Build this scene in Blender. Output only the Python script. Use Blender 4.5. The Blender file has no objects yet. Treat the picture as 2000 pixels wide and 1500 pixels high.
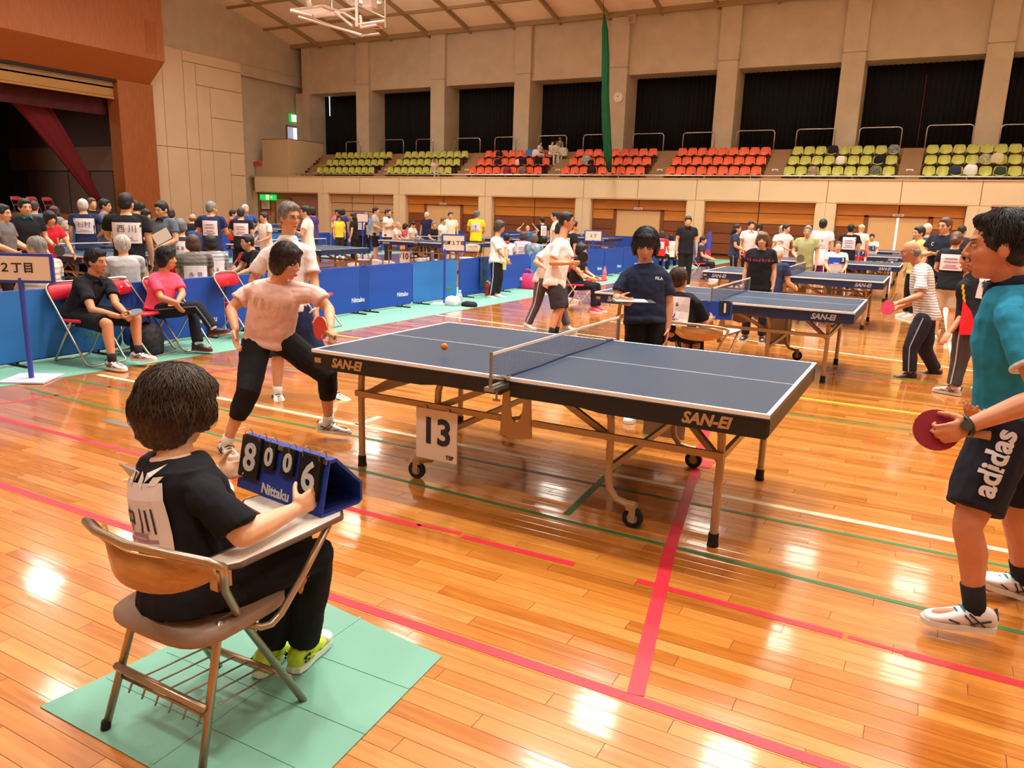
import bpy, math, random
import numpy as np
from mathutils import Vector, Matrix, Euler
D = bpy.data; SC = bpy.context.scene; COL = SC.collection
random.seed(7)
PI = math.pi

# ------------------------------------------------------------------ camera, world, lights, exposure
CAM = Vector((1.92443, -4.24656, 1.62057)); ROT = Euler((1.348926, -0.029061, 0.501646), 'XYZ'); FPX = 1490.058
cd = D.cameras.new('camera'); cam = D.objects.new('camera', cd); COL.objects.link(cam)
cam.location = CAM; cam.rotation_euler = ROT
cd.sensor_width = 36.0; cd.lens = FPX / 2000 * 36.0; cd.clip_start = 0.05; cd.clip_end = 200
SC.camera = cam
w = D.worlds.new('world'); SC.world = w; w.use_nodes = True
w.node_tree.nodes['Background'].inputs[0].default_value = (1.0, 0.93, 0.82, 1)
w.node_tree.nodes['Background'].inputs[1].default_value = 0.35
SC.view_settings.view_transform = 'Standard'; SC.view_settings.look = 'None'
SC.view_settings.gamma = 1.0; SC.view_settings.exposure = 0.18; SC.view_settings.use_curve_mapping = False
LAMP_POWER = 150.0
def area_light(x, y, z, sx, sy, p, spread=118):
    l = D.lights.new('lamp_or_fill', 'AREA'); l.shape = 'RECTANGLE'; l.size = sx; l.size_y = sy; l.energy = p
    l.color = (0.94, 1.0, 0.95); l.spread = math.radians(spread)
    o = D.objects.new('lamp_or_fill', l); COL.objects.link(o); o.location = (x, y, z); return o
LAMPS = [(lx, ly, 13.3 - 3.0 * ((ly - 10) / 23.6) ** 2 - 0.55) for lx in (-26.5, -19.3, -12.2, -5.1, -1.2, 2.7, 9.5) for ly in (-6.0, 2.6, 7.2, 11.0, 14.5, 20.5, 26.0)]
for lx, ly, zz in LAMPS:
    area_light(lx, ly, zz, 1.1, 0.75, LAMP_POWER * (0.5 if ly < 0 else 1.6 if ly < 8 and abs(lx + 1.2) < 5 else 0.88), 150 if lx < -20 else 118)
    up = area_light(lx, ly, zz - 0.6, 1.1, 0.75, LAMP_POWER * 0.42, 170); up.rotation_euler = (PI, 0, 0)  # added upward fill light, brightens the ceiling and upper walls

stage_fill = area_light(-40.5, 15.0, 8.4, 2.0, 1.5, 260.0, 150)          # unseen fill light added inside the stage to brighten the wing wall
# ------------------------------------------------------------------ projection helpers (measured on the 2000x1500 photograph)
RM = ROT.to_matrix()
def ray(px, py): return RM @ Vector(((px - 1000) / FPX, -(py - 750) / FPX, -1.0))
def at(px, py, depth): return CAM + ray(px, py) * depth
def onz(px, py, z=0.0):
    r = ray(px, py); return CAM + r * ((z - CAM.z) / r.z)
def ony(px, py, y):
    r = ray(px, py); return CAM + r * ((y - CAM.y) / r.y)
def onx(px, py, x):
    r = ray(px, py); return CAM + r * ((x - CAM.x) / r.x)
def depth_of(p): return -(RM.transposed() @ (Vector(p) - CAM)).z

# ------------------------------------------------------------------ materials
MATS = {}
def s2l(c):
    return tuple(((v / 255) / 12.92 if v / 255 <= 0.04045 else (((v / 255) + 0.055) / 1.055) ** 2.4) for v in c)
def new_mat(name):
    m = D.materials.new(name); m.use_nodes = True
    return m, m.node_tree, m.node_tree.nodes['Principled BSDF']
def M(name, rgb=None, rough=0.6, metal=0.0, noise=0.0, nscale=20.0, bump=0.0, bscale=80.0, stretch=(1, 1, 1), spec=0.4, emit=0.0, sheen=0.0, alpha=1.0):
    if name in MATS: return MATS[name]
    m, nt, b = new_mat(name); N = nt.nodes; L = nt.links
    c = s2l(rgb) + (1,)
    b.inputs['Base Color'].default_value = c
    b.inputs['Roughness'].default_value = rough; b.inputs['Metallic'].default_value = metal
    b.inputs['Specular IOR Level'].default_value = spec
    if alpha < 1: b.inputs['Alpha'].default_value = alpha
    if emit:
        b.inputs['Emission Color'].default_value = c; b.inputs['Emission Strength'].default_value = emit
    if noise or bump:
        tc = N.new('ShaderNodeTexCoord'); mp = N.new('ShaderNodeMapping'); mp.inputs['Scale'].default_value = stretch
        L.new(tc.outputs['Object'], mp.inputs['Vector'])
        if noise:
            t = N.new('ShaderNodeTexNoise'); t.inputs['Scale'].default_value = nscale; t.inputs['Detail'].default_value = 4
            L.new(mp.outputs[0], t.inputs['Vector'])
            r = N.new('ShaderNodeMapRange'); r.inputs['From Min'].default_value = 0.25; r.inputs['From Max'].default_value = 0.75
            r.inputs['To Min'].default_value = 1 - noise; r.inputs['To Max'].default_value = 1 + noise
            L.new(t.outputs['Fac'], r.inputs['Value'])
            mx = N.new('ShaderNodeVectorMath'); mx.operation = 'SCALE'; mx.inputs[0].default_value = c[:3]
            L.new(r.outputs[0], mx.inputs['Scale']); L.new(mx.outputs[0], b.inputs['Base Color'])
        if bump:
            t2 = N.new('ShaderNodeTexNoise'); t2.inputs['Scale'].default_value = bscale; t2.inputs['Detail'].default_value = 3
            L.new(mp.outputs[0], t2.inputs['Vector'])
            bp = N.new('ShaderNodeBump'); bp.inputs['Strength'].default_value = bump; bp.inputs['Distance'].default_value = 0.01
            L.new(t2.outputs['Fac'], bp.inputs['Height']); L.new(bp.outputs[0], b.inputs['Normal'])
    MATS[name] = m
    return m

PW, PL = 0.075, 1.05                      # floor plank width and length
def floor_material():
    m, nt, b = new_mat('varnished_plank'); N = nt.nodes; L = nt.links
    def math_(op, a, c=None, d=None):
        n = N.new('ShaderNodeMath'); n.operation = op
        for i, v in enumerate((a, c, d)):
            if v is None: continue
            if isinstance(v, (int, float)): n.inputs[i].default_value = v
            else: L.new(v, n.inputs[i])
        return n.outputs[0]
    geo = N.new('ShaderNodeNewGeometry'); sp = N.new('ShaderNodeSeparateXYZ'); L.new(geo.outputs['Position'], sp.inputs[0])
    ry = math_('DIVIDE', sp.outputs[1], PW); row = math_('FLOOR', ry)
    off = math_('FRACT', math_('MULTIPLY', row, 0.618034))
    cx = math_('ADD', math_('DIVIDE', sp.outputs[0], PL), off); colu = math_('FLOOR', cx)
    cmb = N.new('ShaderNodeCombineXYZ'); L.new(row, cmb.inputs[0]); L.new(colu, cmb.inputs[1])
    wn = N.new('ShaderNodeTexWhiteNoise'); wn.noise_dimensions = '3D'; L.new(cmb.outputs[0], wn.inputs['Vector'])
    # grain: noise stretched along the board, shifted per board
    sh = N.new('ShaderNodeVectorMath'); sh.operation = 'MULTIPLY_ADD'
    sh.inputs[1].default_value = (1.6, 22, 1); L.new(geo.outputs['Position'], sh.inputs[0])
    sc = N.new('ShaderNodeVectorMath'); sc.operation = 'SCALE'; sc.inputs['Scale'].default_value = 40; L.new(wn.outputs['Color'], sc.inputs[0])
    L.new(sc.outputs[0], sh.inputs[2])
    gr = N.new('ShaderNodeTexNoise'); gr.inputs['Scale'].default_value = 1.5; gr.inputs['Detail'].default_value = 6; gr.inputs['Distortion'].default_value = 0.8
    L.new(sh.outputs[0], gr.inputs['Vector'])
    t = math_('ADD', math_('MULTIPLY_ADD', wn.outputs['Value'], 0.30, 0.08), math_('MULTIPLY', gr.outputs['Fac'], 0.70))
    cr = N.new('ShaderNodeValToRGB'); L.new(t, cr.inputs[0])
    e = cr.color_ramp.elements
    e[0].position = 0.16; e[0].color = s2l((126, 70, 26)) + (1,)
    e[1].position = 0.92; e[1].color = s2l((216, 146, 68)) + (1,)
    for p, c in ((0.34, (162, 90, 30)), (0.55, (188, 112, 38)), (0.74, (202, 128, 50))):
        k = e.new(p); k.color = s2l(c) + (1,)
    # knots and dark seams at board edges (for boards too far away to be built)
    fy = math_('FRACT', ry); fx = math_('FRACT', cx)
    ey = math_('MINIMUM', fy, math_('SUBTRACT', 1, fy)); ex = math_('MINIMUM', fx, math_('SUBTRACT', 1, fx))
    seam = math_('MAXIMUM', math_('LESS_THAN', ey, 0.022), math_('LESS_THAN', ex, 0.0016))
    mx = N.new('ShaderNodeMix'); mx.data_type = 'RGBA'; L.new(math_('MULTIPLY', seam, 0.45), mx.inputs['Factor'])
    L.new(cr.outputs[0], mx.inputs['A']); mx.inputs['B'].default_value = s2l((92, 44, 16)) + (1,)
    L.new(mx.outputs['Result'], b.inputs['Base Color'])
    rr = N.new('ShaderNodeMapRange'); L.new(wn.outputs['Value'], rr.inputs[0]); rr.inputs['To Min'].default_value = 0.16; rr.inputs['To Max'].default_value = 0.30
    L.new(rr.outputs[0], b.inputs['Roughness'])
    b.inputs['Coat Weight'].default_value = 1.0; b.inputs['Coat Roughness'].default_value = 0.09; b.inputs['Coat IOR'].default_value = 1.52
    # every board lies a hair differently, with a slight waviness
    w1 = N.new('ShaderNodeTexNoise'); w1.inputs['Scale'].default_value = 1.0; w1.inputs['Detail'].default_value = 2
    sh2 = N.new('ShaderNodeVectorMath'); sh2.operation = 'MULTIPLY_ADD'; sh2.inputs[1].default_value = (1.2, 9, 1)
    L.new(geo.outputs['Position'], sh2.inputs[0]); L.new(sc.outputs[0], sh2.inputs[2]); L.new(sh2.outputs[0], w1.inputs['Vector'])
    bp = N.new('ShaderNodeBump'); bp.inputs['Strength'].default_value = 0.35; bp.inputs['Distance'].default_value = 0.004
    L.new(w1.outputs['Fac'], bp.inputs['Height']); L.new(bp.outputs[0], b.inputs['Normal']); L.new(bp.outputs[0], b.inputs['Coat Normal'])
    MATS['varnished_plank'] = m
    return m
def wood_material(name, c0, c1, axis=0, scale=1.0, rough=0.45):
    m, nt, b = new_mat(name); N = nt.nodes; L = nt.links
    tc = N.new('ShaderNodeTexCoord'); mp = N.new('ShaderNodeMapping')
    s = [14 * scale] * 3; s[axis] = 0.8 * scale; mp.inputs['Scale'].default_value = s
    L.new(tc.outputs['Object'], mp.inputs[0])
    oi = N.new('ShaderNodeObjectInfo'); L.new(oi.outputs['Random'], mp.inputs['Location'])
    n = N.new('ShaderNodeTexNoise'); n.inputs['Scale'].default_value = 1.6; n.inputs['Detail'].default_value = 5; n.inputs['Distortion'].default_value = 0.6
    L.new(mp.outputs[0], n.inputs['Vector'])
    ad = N.new('ShaderNodeMath'); ad.operation = 'MULTIPLY_ADD'; ad.inputs[1].default_value = 0.22; L.new(oi.outputs['Random'], ad.inputs[0]); L.new(n.outputs['Fac'], ad.inputs[2])
    cr = N.new('ShaderNodeValToRGB'); cr.color_ramp.elements[0].position = 0.35; cr.color_ramp.elements[1].position = 0.85
    cr.color_ramp.elements[0].color = s2l(c0) + (1,); cr.color_ramp.elements[1].color = s2l(c1) + (1,)
    L.new(ad.outputs[0], cr.inputs[0]); L.new(cr.outputs[0], b.inputs['Base Color']); b.inputs['Roughness'].default_value = rough
    MATS[name] = m
    return m
def stripe_material(name, c0, c1, freq, axis='z', duty=0.5, rough=0.85):
    m, nt, b = new_mat(name); N = nt.nodes; L = nt.links
    tc = N.new('ShaderNodeTexCoord'); sp = N.new('ShaderNodeSeparateXYZ'); L.new(tc.outputs['Object'], sp.inputs[0])
    nz = N.new('ShaderNodeTexNoise'); nz.inputs['Scale'].default_value = 4; L.new(tc.outputs['Object'], nz.inputs['Vector'])
    a = N.new('ShaderNodeMath'); a.operation = 'MULTIPLY_ADD'; a.inputs[1].default_value = 0.03; L.new(nz.outputs['Fac'], a.inputs[0]); L.new(sp.outputs['XYZ'.index(axis.upper())], a.inputs[2])
    f = N.new('ShaderNodeMath'); f.operation = 'MULTIPLY'; f.inputs[1].default_value = freq; L.new(a.outputs[0], f.inputs[0])
    fr = N.new('ShaderNodeMath'); fr.operation = 'FRACT'; L.new(f.outputs[0], fr.inputs[0])
    g = N.new('ShaderNodeMath'); g.operation = 'GREATER_THAN'; g.inputs[1].default_value = duty; L.new(fr.outputs[0], g.inputs[0])
    mx = N.new('ShaderNodeMix'); mx.data_type = 'RGBA'; L.new(g.outputs[0], mx.inputs['Factor'])
    mx.inputs['A'].default_value = s2l(c0) + (1,); mx.inputs['B'].default_value = s2l(c1) + (1,)
    L.new(mx.outputs['Result'], b.inputs['Base Color']); b.inputs['Roughness'].default_value = rough
    MATS[name] = m
    return m

# ------------------------------------------------------------------ object helpers
def tag(o, label=None, cat=None, group=None, kind=None):
    if label: o['label'] = label
    if cat: o['category'] = cat
    if group: o['group'] = group
    if kind: o['kind'] = kind
    return o
def thing(name, label, cat, loc=(0, 0, 0), rz=0.0, group=None):
    o = D.objects.new(name, None); COL.objects.link(o); o.empty_display_size = 0.1
    o.location = loc; o.rotation_euler = (0, 0, rz)
    return tag(o, label, cat, group)
def copy_tree(o, parent=None):
    c = o.copy(); COL.objects.link(c)
    if parent is not None: c.parent = parent
    for ch in list(o.children): copy_tree(ch, c)
    return c
class MB:
    """collects simple shapes and links them as one mesh object"""
    def __init__(s): s.v = []; s.f = []
    def add(s, vs, fs):
        n = len(s.v); s.v += [tuple(p) for p in vs]; s.f += [tuple(i + n for i in f) for f in fs]; return s
    def box(s, c, d, R=None, ch=0.0):
        x, y, z = d[0] / 2, d[1] / 2, d[2] / 2; c = Vector(c)
        P = [Vector((a * x, b * y, e * z)) for e in (-1, 1) for a, b in ((-1, -1), (1, -1), (1, 1), (-1, 1))]
        if ch:      # chamfered top edge
            P[4:] = [Vector((p.x - math.copysign(ch, p.x), p.y - math.copysign(ch, p.y), p.z)) for p in P[4:]]
            mid = [Vector((a * x, b * y, z - ch)) for a, b in ((-1, -1), (1, -1), (1, 1), (-1, 1))]
            P = P[:4] + mid + P[4:]
            F = [(3, 2, 1, 0), (8, 9, 10, 11)] + [(k + i, k + (i + 1) % 4, k + 4 + (i + 1) % 4, k + 4 + i) for k in (0, 4) for i in range(4)]
        else:
            F = [(3, 2, 1, 0), (4, 5, 6, 7)] + [(i, (i + 1) % 4, 4 + (i + 1) % 4, 4 + i) for i in range(4)]
        if R is not None: P = [R @ p for p in P]
        return s.add([p + c for p in P], F)
    def b2(s, a, b): return s.box([(a[i] + b[i]) / 2 for i in range(3)], [abs(b[i] - a[i]) for i in range(3)])
    def bar(s, p, q, w, h=None, up=(0, 0, 1)):
        """rectangular bar from p to q"""
        p = Vector(p); q = Vector(q); h = h or w; d = q - p; l = d.length; d.normalize(); u = Vector(up)
        if abs(d.dot(u)) > 0.98: u = Vector((0, 1, 0))
        x = d.cross(u).normalized(); u = x.cross(d)
        return s.box((p + q) / 2, (w, l, h), Matrix((x, d, u)).transposed())
    def tube(s, path, r, n=8, closed=False, caps=True):
        path = [Vector(p) for p in path]; m = len(path); base = len(s.v); vs = []; fs = []
        rr = r if isinstance(r, (list, tuple)) else [r] * m
        prev = None
        for i, p in enumerate(path):
            a = path[i - 1] if (i or closed) else path[0]; b = path[(i + 1) % m] if (i < m - 1 or closed) else path[-1]
            t = (b - a).normalized()
            if prev is None:
                u = Vector((0, 0, 1)) if abs(t.z) < 0.9 else Vector((1, 0, 0))
                x = t.cross(u).normalized()
            else:
                x = (prev - t * prev.dot(t)).normalized()
            prev = x; y = t.cross(x)
            vs += [p + (x * math.cos(2 * PI * k / n) + y * math.sin(2 * PI * k / n)) * rr[i] for k in range(n)]
        for i in range(m if closed else m - 1):
            j = (i + 1) % m
            fs += [(i * n + k, i * n + (k + 1) % n, j * n + (k + 1) % n, j * n + k) for k in range(n)]
        if caps and not closed: fs += [tuple(range(n - 1, -1, -1)), tuple((m - 1) * n + k for k in range(n))]
        return s.add(vs, fs)
    def cyl(s, p, q, r, n=12, r2=None): return s.tube([p, q], [r, r if r2 is None else r2], n)
    def loft(s, rings, caps=True):
        n = len(rings[0]); vs = [p for r in rings for p in r]; fs = []
        for i in range(len(rings) - 1):
            fs += [(i * n + k, i * n + (k + 1) % n, (i + 1) * n + (k + 1) % n, (i + 1) * n + k) for k in range(n)]
        if caps: fs += [tuple(range(n - 1, -1, -1)), tuple((len(rings) - 1) * n + k for k in range(n))]
        return s.add(vs, fs)
    def prism(s, poly, a, b):
        """polygon (list of 3D points) extruded by vector from offset a to b"""
        a = Vector(a); b = Vector(b); return s.loft([[Vector(p) + a for p in poly], [Vector(p) + b for p in poly]])
    def ell(s, c, r, R=None, nu=12, nv=8):
        c = Vector(c); rings = []
        vs = []; fs = []
        for j in range(1, nv):
            a = PI * j / nv
            vs += [Vector((math.sin(a) * math.cos(2 * PI * k / nu) * r[0], math.sin(a) * math.sin(2 * PI * k / nu) * r[1], -math.cos(a) * r[2])) for k in range(nu)]
        for j in range(nv - 2): fs += [(j * nu + k, j * nu + (k + 1) % nu, (j + 1) * nu + (k + 1) % nu, (j + 1) * nu + k) for k in range(nu)]
        b = len(vs); vs += [Vector((0, 0, -r[2])), Vector((0, 0, r[2]))]
        fs += [(b, (k + 1) % nu, k) for k in range(nu)] + [(b + 1, (nv - 2) * nu + k, (nv - 2) * nu + (k + 1) % nu) for k in range(nu)]
        if R is not None: vs = [R @ p for p in vs]
        return s.add([p + c for p in vs], fs)
    def mesh(s, name, mat=None, smooth=False):
        me = D.meshes.new(name); me.from_pydata(s.v, [], s.f)
        if mat: me.materials.append(mat)
        if smooth: me.shade_smooth()
        return me
    def build(s, name, mat=None, parent=None, smooth=False, loc=None, bevel=0.0):
        o = D.objects.new(name, s.mesh(name, mat, smooth)); COL.objects.link(o)
        if parent is not None: o.parent = parent
        if loc is not None: o.location = loc
        if bevel:
            bm = o.modifiers.new('bevel', 'BEVEL'); bm.width = bevel; bm.segments = 2; bm.limit_method = 'ANGLE'
        return o
def put(name, me, parent=None, loc=(0, 0, 0), rot=(0, 0, 0)):
    o = D.objects.new(name, me); COL.objects.link(o); o.location = loc; o.rotation_euler = rot
    if parent is not None: o.parent = parent
    return o
def structure(o): o['kind'] = 'structure'; return o
def smooth_by_angle(o):
    o.data.shade_smooth()
    try: o.data.set_sharp_from_angle(angle=0.7)
    except Exception: pass
    return o
TEXTS = {}
def text_mesh(s, size, depth=0.0015, weight=0.0, spacing=1.0, shear=0.0):
    k = (s, size, depth, weight, spacing, shear)
    if k in TEXTS: return TEXTS[k]
    if s[0] == '~':                       # print too blurred to read: a row of irregular strokes
        rg = random.Random(s); b = MB(); n = int(s[1:3]); pit = size * .62
        for i in range(n):
            x = (i - (n - 1) / 2) * pit
            for q in range(3):
                if rg.random() < .5: b.box((x + rg.uniform(-.12, .12) * size, rg.uniform(-.22, .22) * size, 0), (size * .40, size * .11, depth))
                else: b.box((x + rg.uniform(-.16, .16) * size, 0, 0), (size * .10, size * rg.uniform(.5, .75), depth))
        TEXTS[k] = b.mesh('lettering'); return TEXTS[k]
    c = D.curves.new('lettering', 'FONT'); c.body = s; c.size = size; c.extrude = depth; c.align_x = 'CENTER'; c.align_y = 'CENTER'
    c.offset = weight; c.space_character = spacing; c.shear = shear; c.resolution_u = 3
    o = D.objects.new('tmp_text', c); COL.objects.link(o)
    dg = bpy.context.evaluated_depsgraph_get()
    me = D.meshes.new_from_object(o.evaluated_get(dg)); me.name = 'lettering'
    D.objects.remove(o); D.curves.remove(c); TEXTS[k] = me
    return me
def lettering(s, size, mat, parent, loc, rot, name='lettering', **kw):
    me = text_mesh(s, size, **kw).copy(); me.materials.clear(); me.materials.append(mat)
    return put(name, me, parent, loc, rot)
# ================================================================== THE SETTING
XL, XR, YN, YF, YC, YB = -34.8, 12.0, -13.0, 30.0, 33.6, 35.4      # stage wall, right wall, near wall, balcony front, column face, curtain wall
CONC = M('concrete', (198, 180, 154), 0.85, noise=0.10, nscale=1.4, bump=0.15, bscale=30)
CONC2 = M('painted_panel', (226, 200, 168), 0.8, noise=0.05, nscale=0.8)
BEIGE = M('cream_wall', (224, 202, 164), 0.75, noise=0.05, nscale=0.7)
SEAM = M('dark_joint', (120, 84, 62), 0.9)
def floor_and_lines():
    mat = floor_material()
    X0, X1, Y0, Y1 = -4.2, 3.15, -4.2, 1.95          # the part near enough to show its boards
    Y0 = math.floor(Y0 / PW) * PW; Y1 = math.floor(Y1 / PW) * PW
    f = MB()
    ax, bx, ay, by = XL - 14, XR, YN, YB
    for a, b in (((ax, ay), (bx, Y0)), ((ax, Y1), (bx, by)), ((ax, Y0), (X0, Y1)), ((X1, Y0), (bx, Y1))):
        f.b2((a[0], a[1], -0.12), (b[0], b[1], 0))
    f.b2((X0, Y0, -0.12), (X1, Y1, -0.0035))
    fl = structure(f.build('floor', mat)); fl['label'] = 'glossy orange-brown strip wood gym floor'
    seamm = M('board_gap', (104, 56, 24), 0.8)
    sb = MB(); sb.b2((X0, Y0, -0.0034), (X1, Y1, -0.0030)); sb.build('seam', seamm, fl)
    planks = []
    for r in range(round(Y0 / PW), round(Y1 / PW)):
        off = (r * 0.618034) % 1.0
        c0 = math.floor(X0 / PL + off); 
        for c in range(c0, math.floor(X1 / PL + off) + 1):
            xa = max((c - off) * PL, X0); xb = min((c + 1 - off) * PL, X1)
            if xb - xa < 0.03: continue
            P = ((xa + xb) / 2, (r + 0.5) * PW)
            q = Vector((P[0], P[1], 0)); d = depth_of(q); v = RM.transposed() @ (q - CAM)
            px = 1000 + FPX * v.x / max(d, .1); py = 750 - FPX * v.y / max(d, .1)
            vis = d > 0.3 and -150 < px < 2150 and py < 1560
            planks.append((not vis, (q - CAM).length, xa, xb, P))
    planks.sort(key=lambda t: (t[0], t[1]))
    rest = MB(); cache = {}
    for i, (_, _, xa, xb, P) in enumerate(planks):
        l = round(xb - xa - 0.0010, 3)
        if i < 300:
            if l not in cache: cache[l] = MB().box((0, 0, -0.006), (l, PW - 0.0009, 0.012), ch=0.0005).mesh('plank', mat)
            put('plank', cache[l], fl, (P[0], P[1], 0))
        else: rest.box((P[0], P[1], -0.006), (l, PW - 0.0009, 0.012), ch=0.0005)
    o = rest.build('plank_field', mat, fl); o['kind'] = 'stuff'
    RED = M('red_tape', (206, 42, 58), 0.35, noise=0.08, nscale=6); GRN = M('green_line', (52, 112, 62), 0.35, noise=0.08, nscale=9)
    WHT = M('white_line', (236, 214, 176), 0.4, noise=0.05); YEL = M('yellow_line', (240, 178, 44), 0.4, noise=0.06)
    def line(pts, wd, mt, name='court_line', z=0.0):
        b = MB()
        for p, q in zip(pts[:-1], pts[1:]):
            p = Vector((p[0], p[1], z + 0.0007)); q = Vector((q[0], q[1], z + 0.0007)); b.bar(p, q, wd, 0.0014)
        return b.build(name, mt, fl)
    line([(-7, -1.99), (5, -1.99)], 0.05, RED)
    line([(-4.9, -1.24), (-0.25, -1.185)], 0.045, RED); line([(-0.28, -1.165), (-0.02, -1.145)], 0.03, RED); line([(0.0, -1.17), (0.62, -1.155)], 0.042, RED)
    line([(0.93, -1.15), (1.80, -1.16)], 0.042, RED); line([(1.82, -1.155), (2.02, -1.17)], 0.024, RED); line([(2.02, -1.17), (5.0, -1.17)], 0.045, RED)
    line([(1.215, -1.965), (0.96, -0.76), (0.73, 0.55)], 0.06, RED, z=0.0012); line([(0.72, 0.62), (0.36, 2.45)], 0.06, RED, z=0.0012)
    line([(0.70, 0.70), (0.80, 0.70)], 0.16, RED, z=0.0014)
    line([(-4.62, -1.25), (-4.45, -0.9), (-4.33, 0.0)], 0.035, RED); line([(-4.28, 0.45), (-4.05, 1.05)], 0.07, RED)
    line([(-4.9, -0.58), (5, -0.80)], 0.032, GRN); line([(-4.9, -0.16), (5, 0.0)], 0.032, GRN)
    line([(0.33, -0.62), (0.12, 2.3)], 0.04, GRN, z=0.0012); line([(-4.9, 0.9), (-2.2, 1.9)], 0.03, GRN)
    line([(-4.88, 0.10), (5, 0.20)], 0.05, WHT); line([(-1.78, 0.13), (-1.78, 0.42)], 0.05, WHT)
    line([(-4.88, 3.25), (5.2, 3.1)], 0.045, YEL); line([(-0.6, 2.35), (5.2, 2.72)], 0.035, GRN)
    line([(-4.86, 5.72), (-0.3, 5.15)], 0.05, WHT); line([(-2.5, 6.9), (5.5, 5.15)], 0.05, WHT); line([(-0.5, 5.0), (5.5, 4.3)], 0.03, GRN)
    line([(1.0, 4.75), (2.6, 4.1), (5, 3.95)], 0.03, RED)
    line([(2.22, 16), (2.32, 5.6)], 0.10, WHT); line([(2.75, 14), (3.3, 4.5)], 0.05, YEL)
    # darker covers let into the floor
    b = MB(); b.b2((-3.42, -0.86, 0), (-2.75, -0.78, 0.002)); b.build('socket_cover', M('steel_plate', (150, 140, 120), 0.35, 0.7), fl)
    return fl
floor_and_lines()

def ceil_z(y): return 14.2 - 3.0 * ((y - 10) / 23.6) ** 2
def build_ceiling():
    mat = M('roof_deck', (150, 122, 98), 0.9); pm = M('ceiling_panel', (242, 224, 200), 0.9, noise=0.08, nscale=0.6); rm = M('ceiling_rib', (160, 134, 96), 0.6)
    ys = [YB + 0.3] + [31.4 - 2.7 * k for k in range(17)]
    s = MB(); top = [(XL - 0.4, y, ceil_z(y) + 0.5) for y in ys]; bot = [(XL - 0.4, y, ceil_z(y) + 0.2) for y in ys]
    for i in range(len(ys) - 1):
        s.prism([top[i], top[i + 1], bot[i + 1], bot[i]], (0, 0, 0), (XR - XL + 0.8, 0, 0))
    c = structure(s.build('ceiling', mat)); c['label'] = 'curved ceiling of beige panels between ribs'
    xs = [XL - 0.2 + 0.0] + [-32.62 + 2.7 * k for k in range(17)]
    # panels (a part each) between the ribs
    for i in range(len(ys) - 1):
        ya, yb = ys[i], ys[i + 1]; za, zb = ceil_z(ya) + 0.1, ceil_z(yb) + 0.1
        if i == 0: ya = YC + 0.2; za = ceil_z(ya) + 0.1
        for j in range(len(xs) - 1):
            if i > 11 and j % 2: continue
            xa, xb = xs[j], xs[j + 1 + (1 if i > 11 and j + 2 < len(xs) else 0)]
            g = 0.05
            poly = [(xa + g, ya - g, za), (xb - g, ya - g, za), (xb - g, yb + g, zb), (xa + g, yb + g, zb)]
            MB().prism(poly, (0, 0, 0.12), (0, 0, 0)).build('ceiling_panel', pm, c)
    for x in xs:
        b = MB()
        for i in range(len(ys) - 1):
            b.bar((x, ys[i], ceil_z(ys[i]) + 0.0), (x, ys[i + 1], ceil_z(ys[i + 1]) + 0.0), 0.12, 0.22)
        b.build('ceiling_rib', rm, c)
    for y in ys[1:]:
        MB().bar((XL, y, ceil_z(y) + 0.04), (XR, y, ceil_z(y) + 0.04), 0.11, 0.16).build('cross_rib', rm, c)
    MB().bar((XL, YC - 0.05, ceil_z(YC) + 0.02), (XR, YC - 0.05, ceil_z(YC) + 0.02), 0.16, 0.28).build('edge_beam', rm, c)
build_ceiling()
ceil_o = D.objects['ceiling']; lampm = M('lamp_glow', (255, 246, 232), 0.4, emit=10.0); lhm = M('lamp_white', (220, 210, 200), 0.5)
lam = MB().b2((-.55, -.375, -.01), (.55, .375, 0)).mesh('lamp_diffuser', lampm); lah = MB().b2((-.6, -.42, 0), (.6, .42, .14)).b2((-.02, -.02, .14), (.02, .02, 1.2)).mesh('ceiling_lamp', lhm)
for lx, ly, zz in LAMPS:
    if lx < -13 and ly > 22: continue
    h_ = put('ceiling_lamp', lah, ceil_o, (lx, ly, zz + .02)); put('lamp_diffuser', lam, h_)

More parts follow.
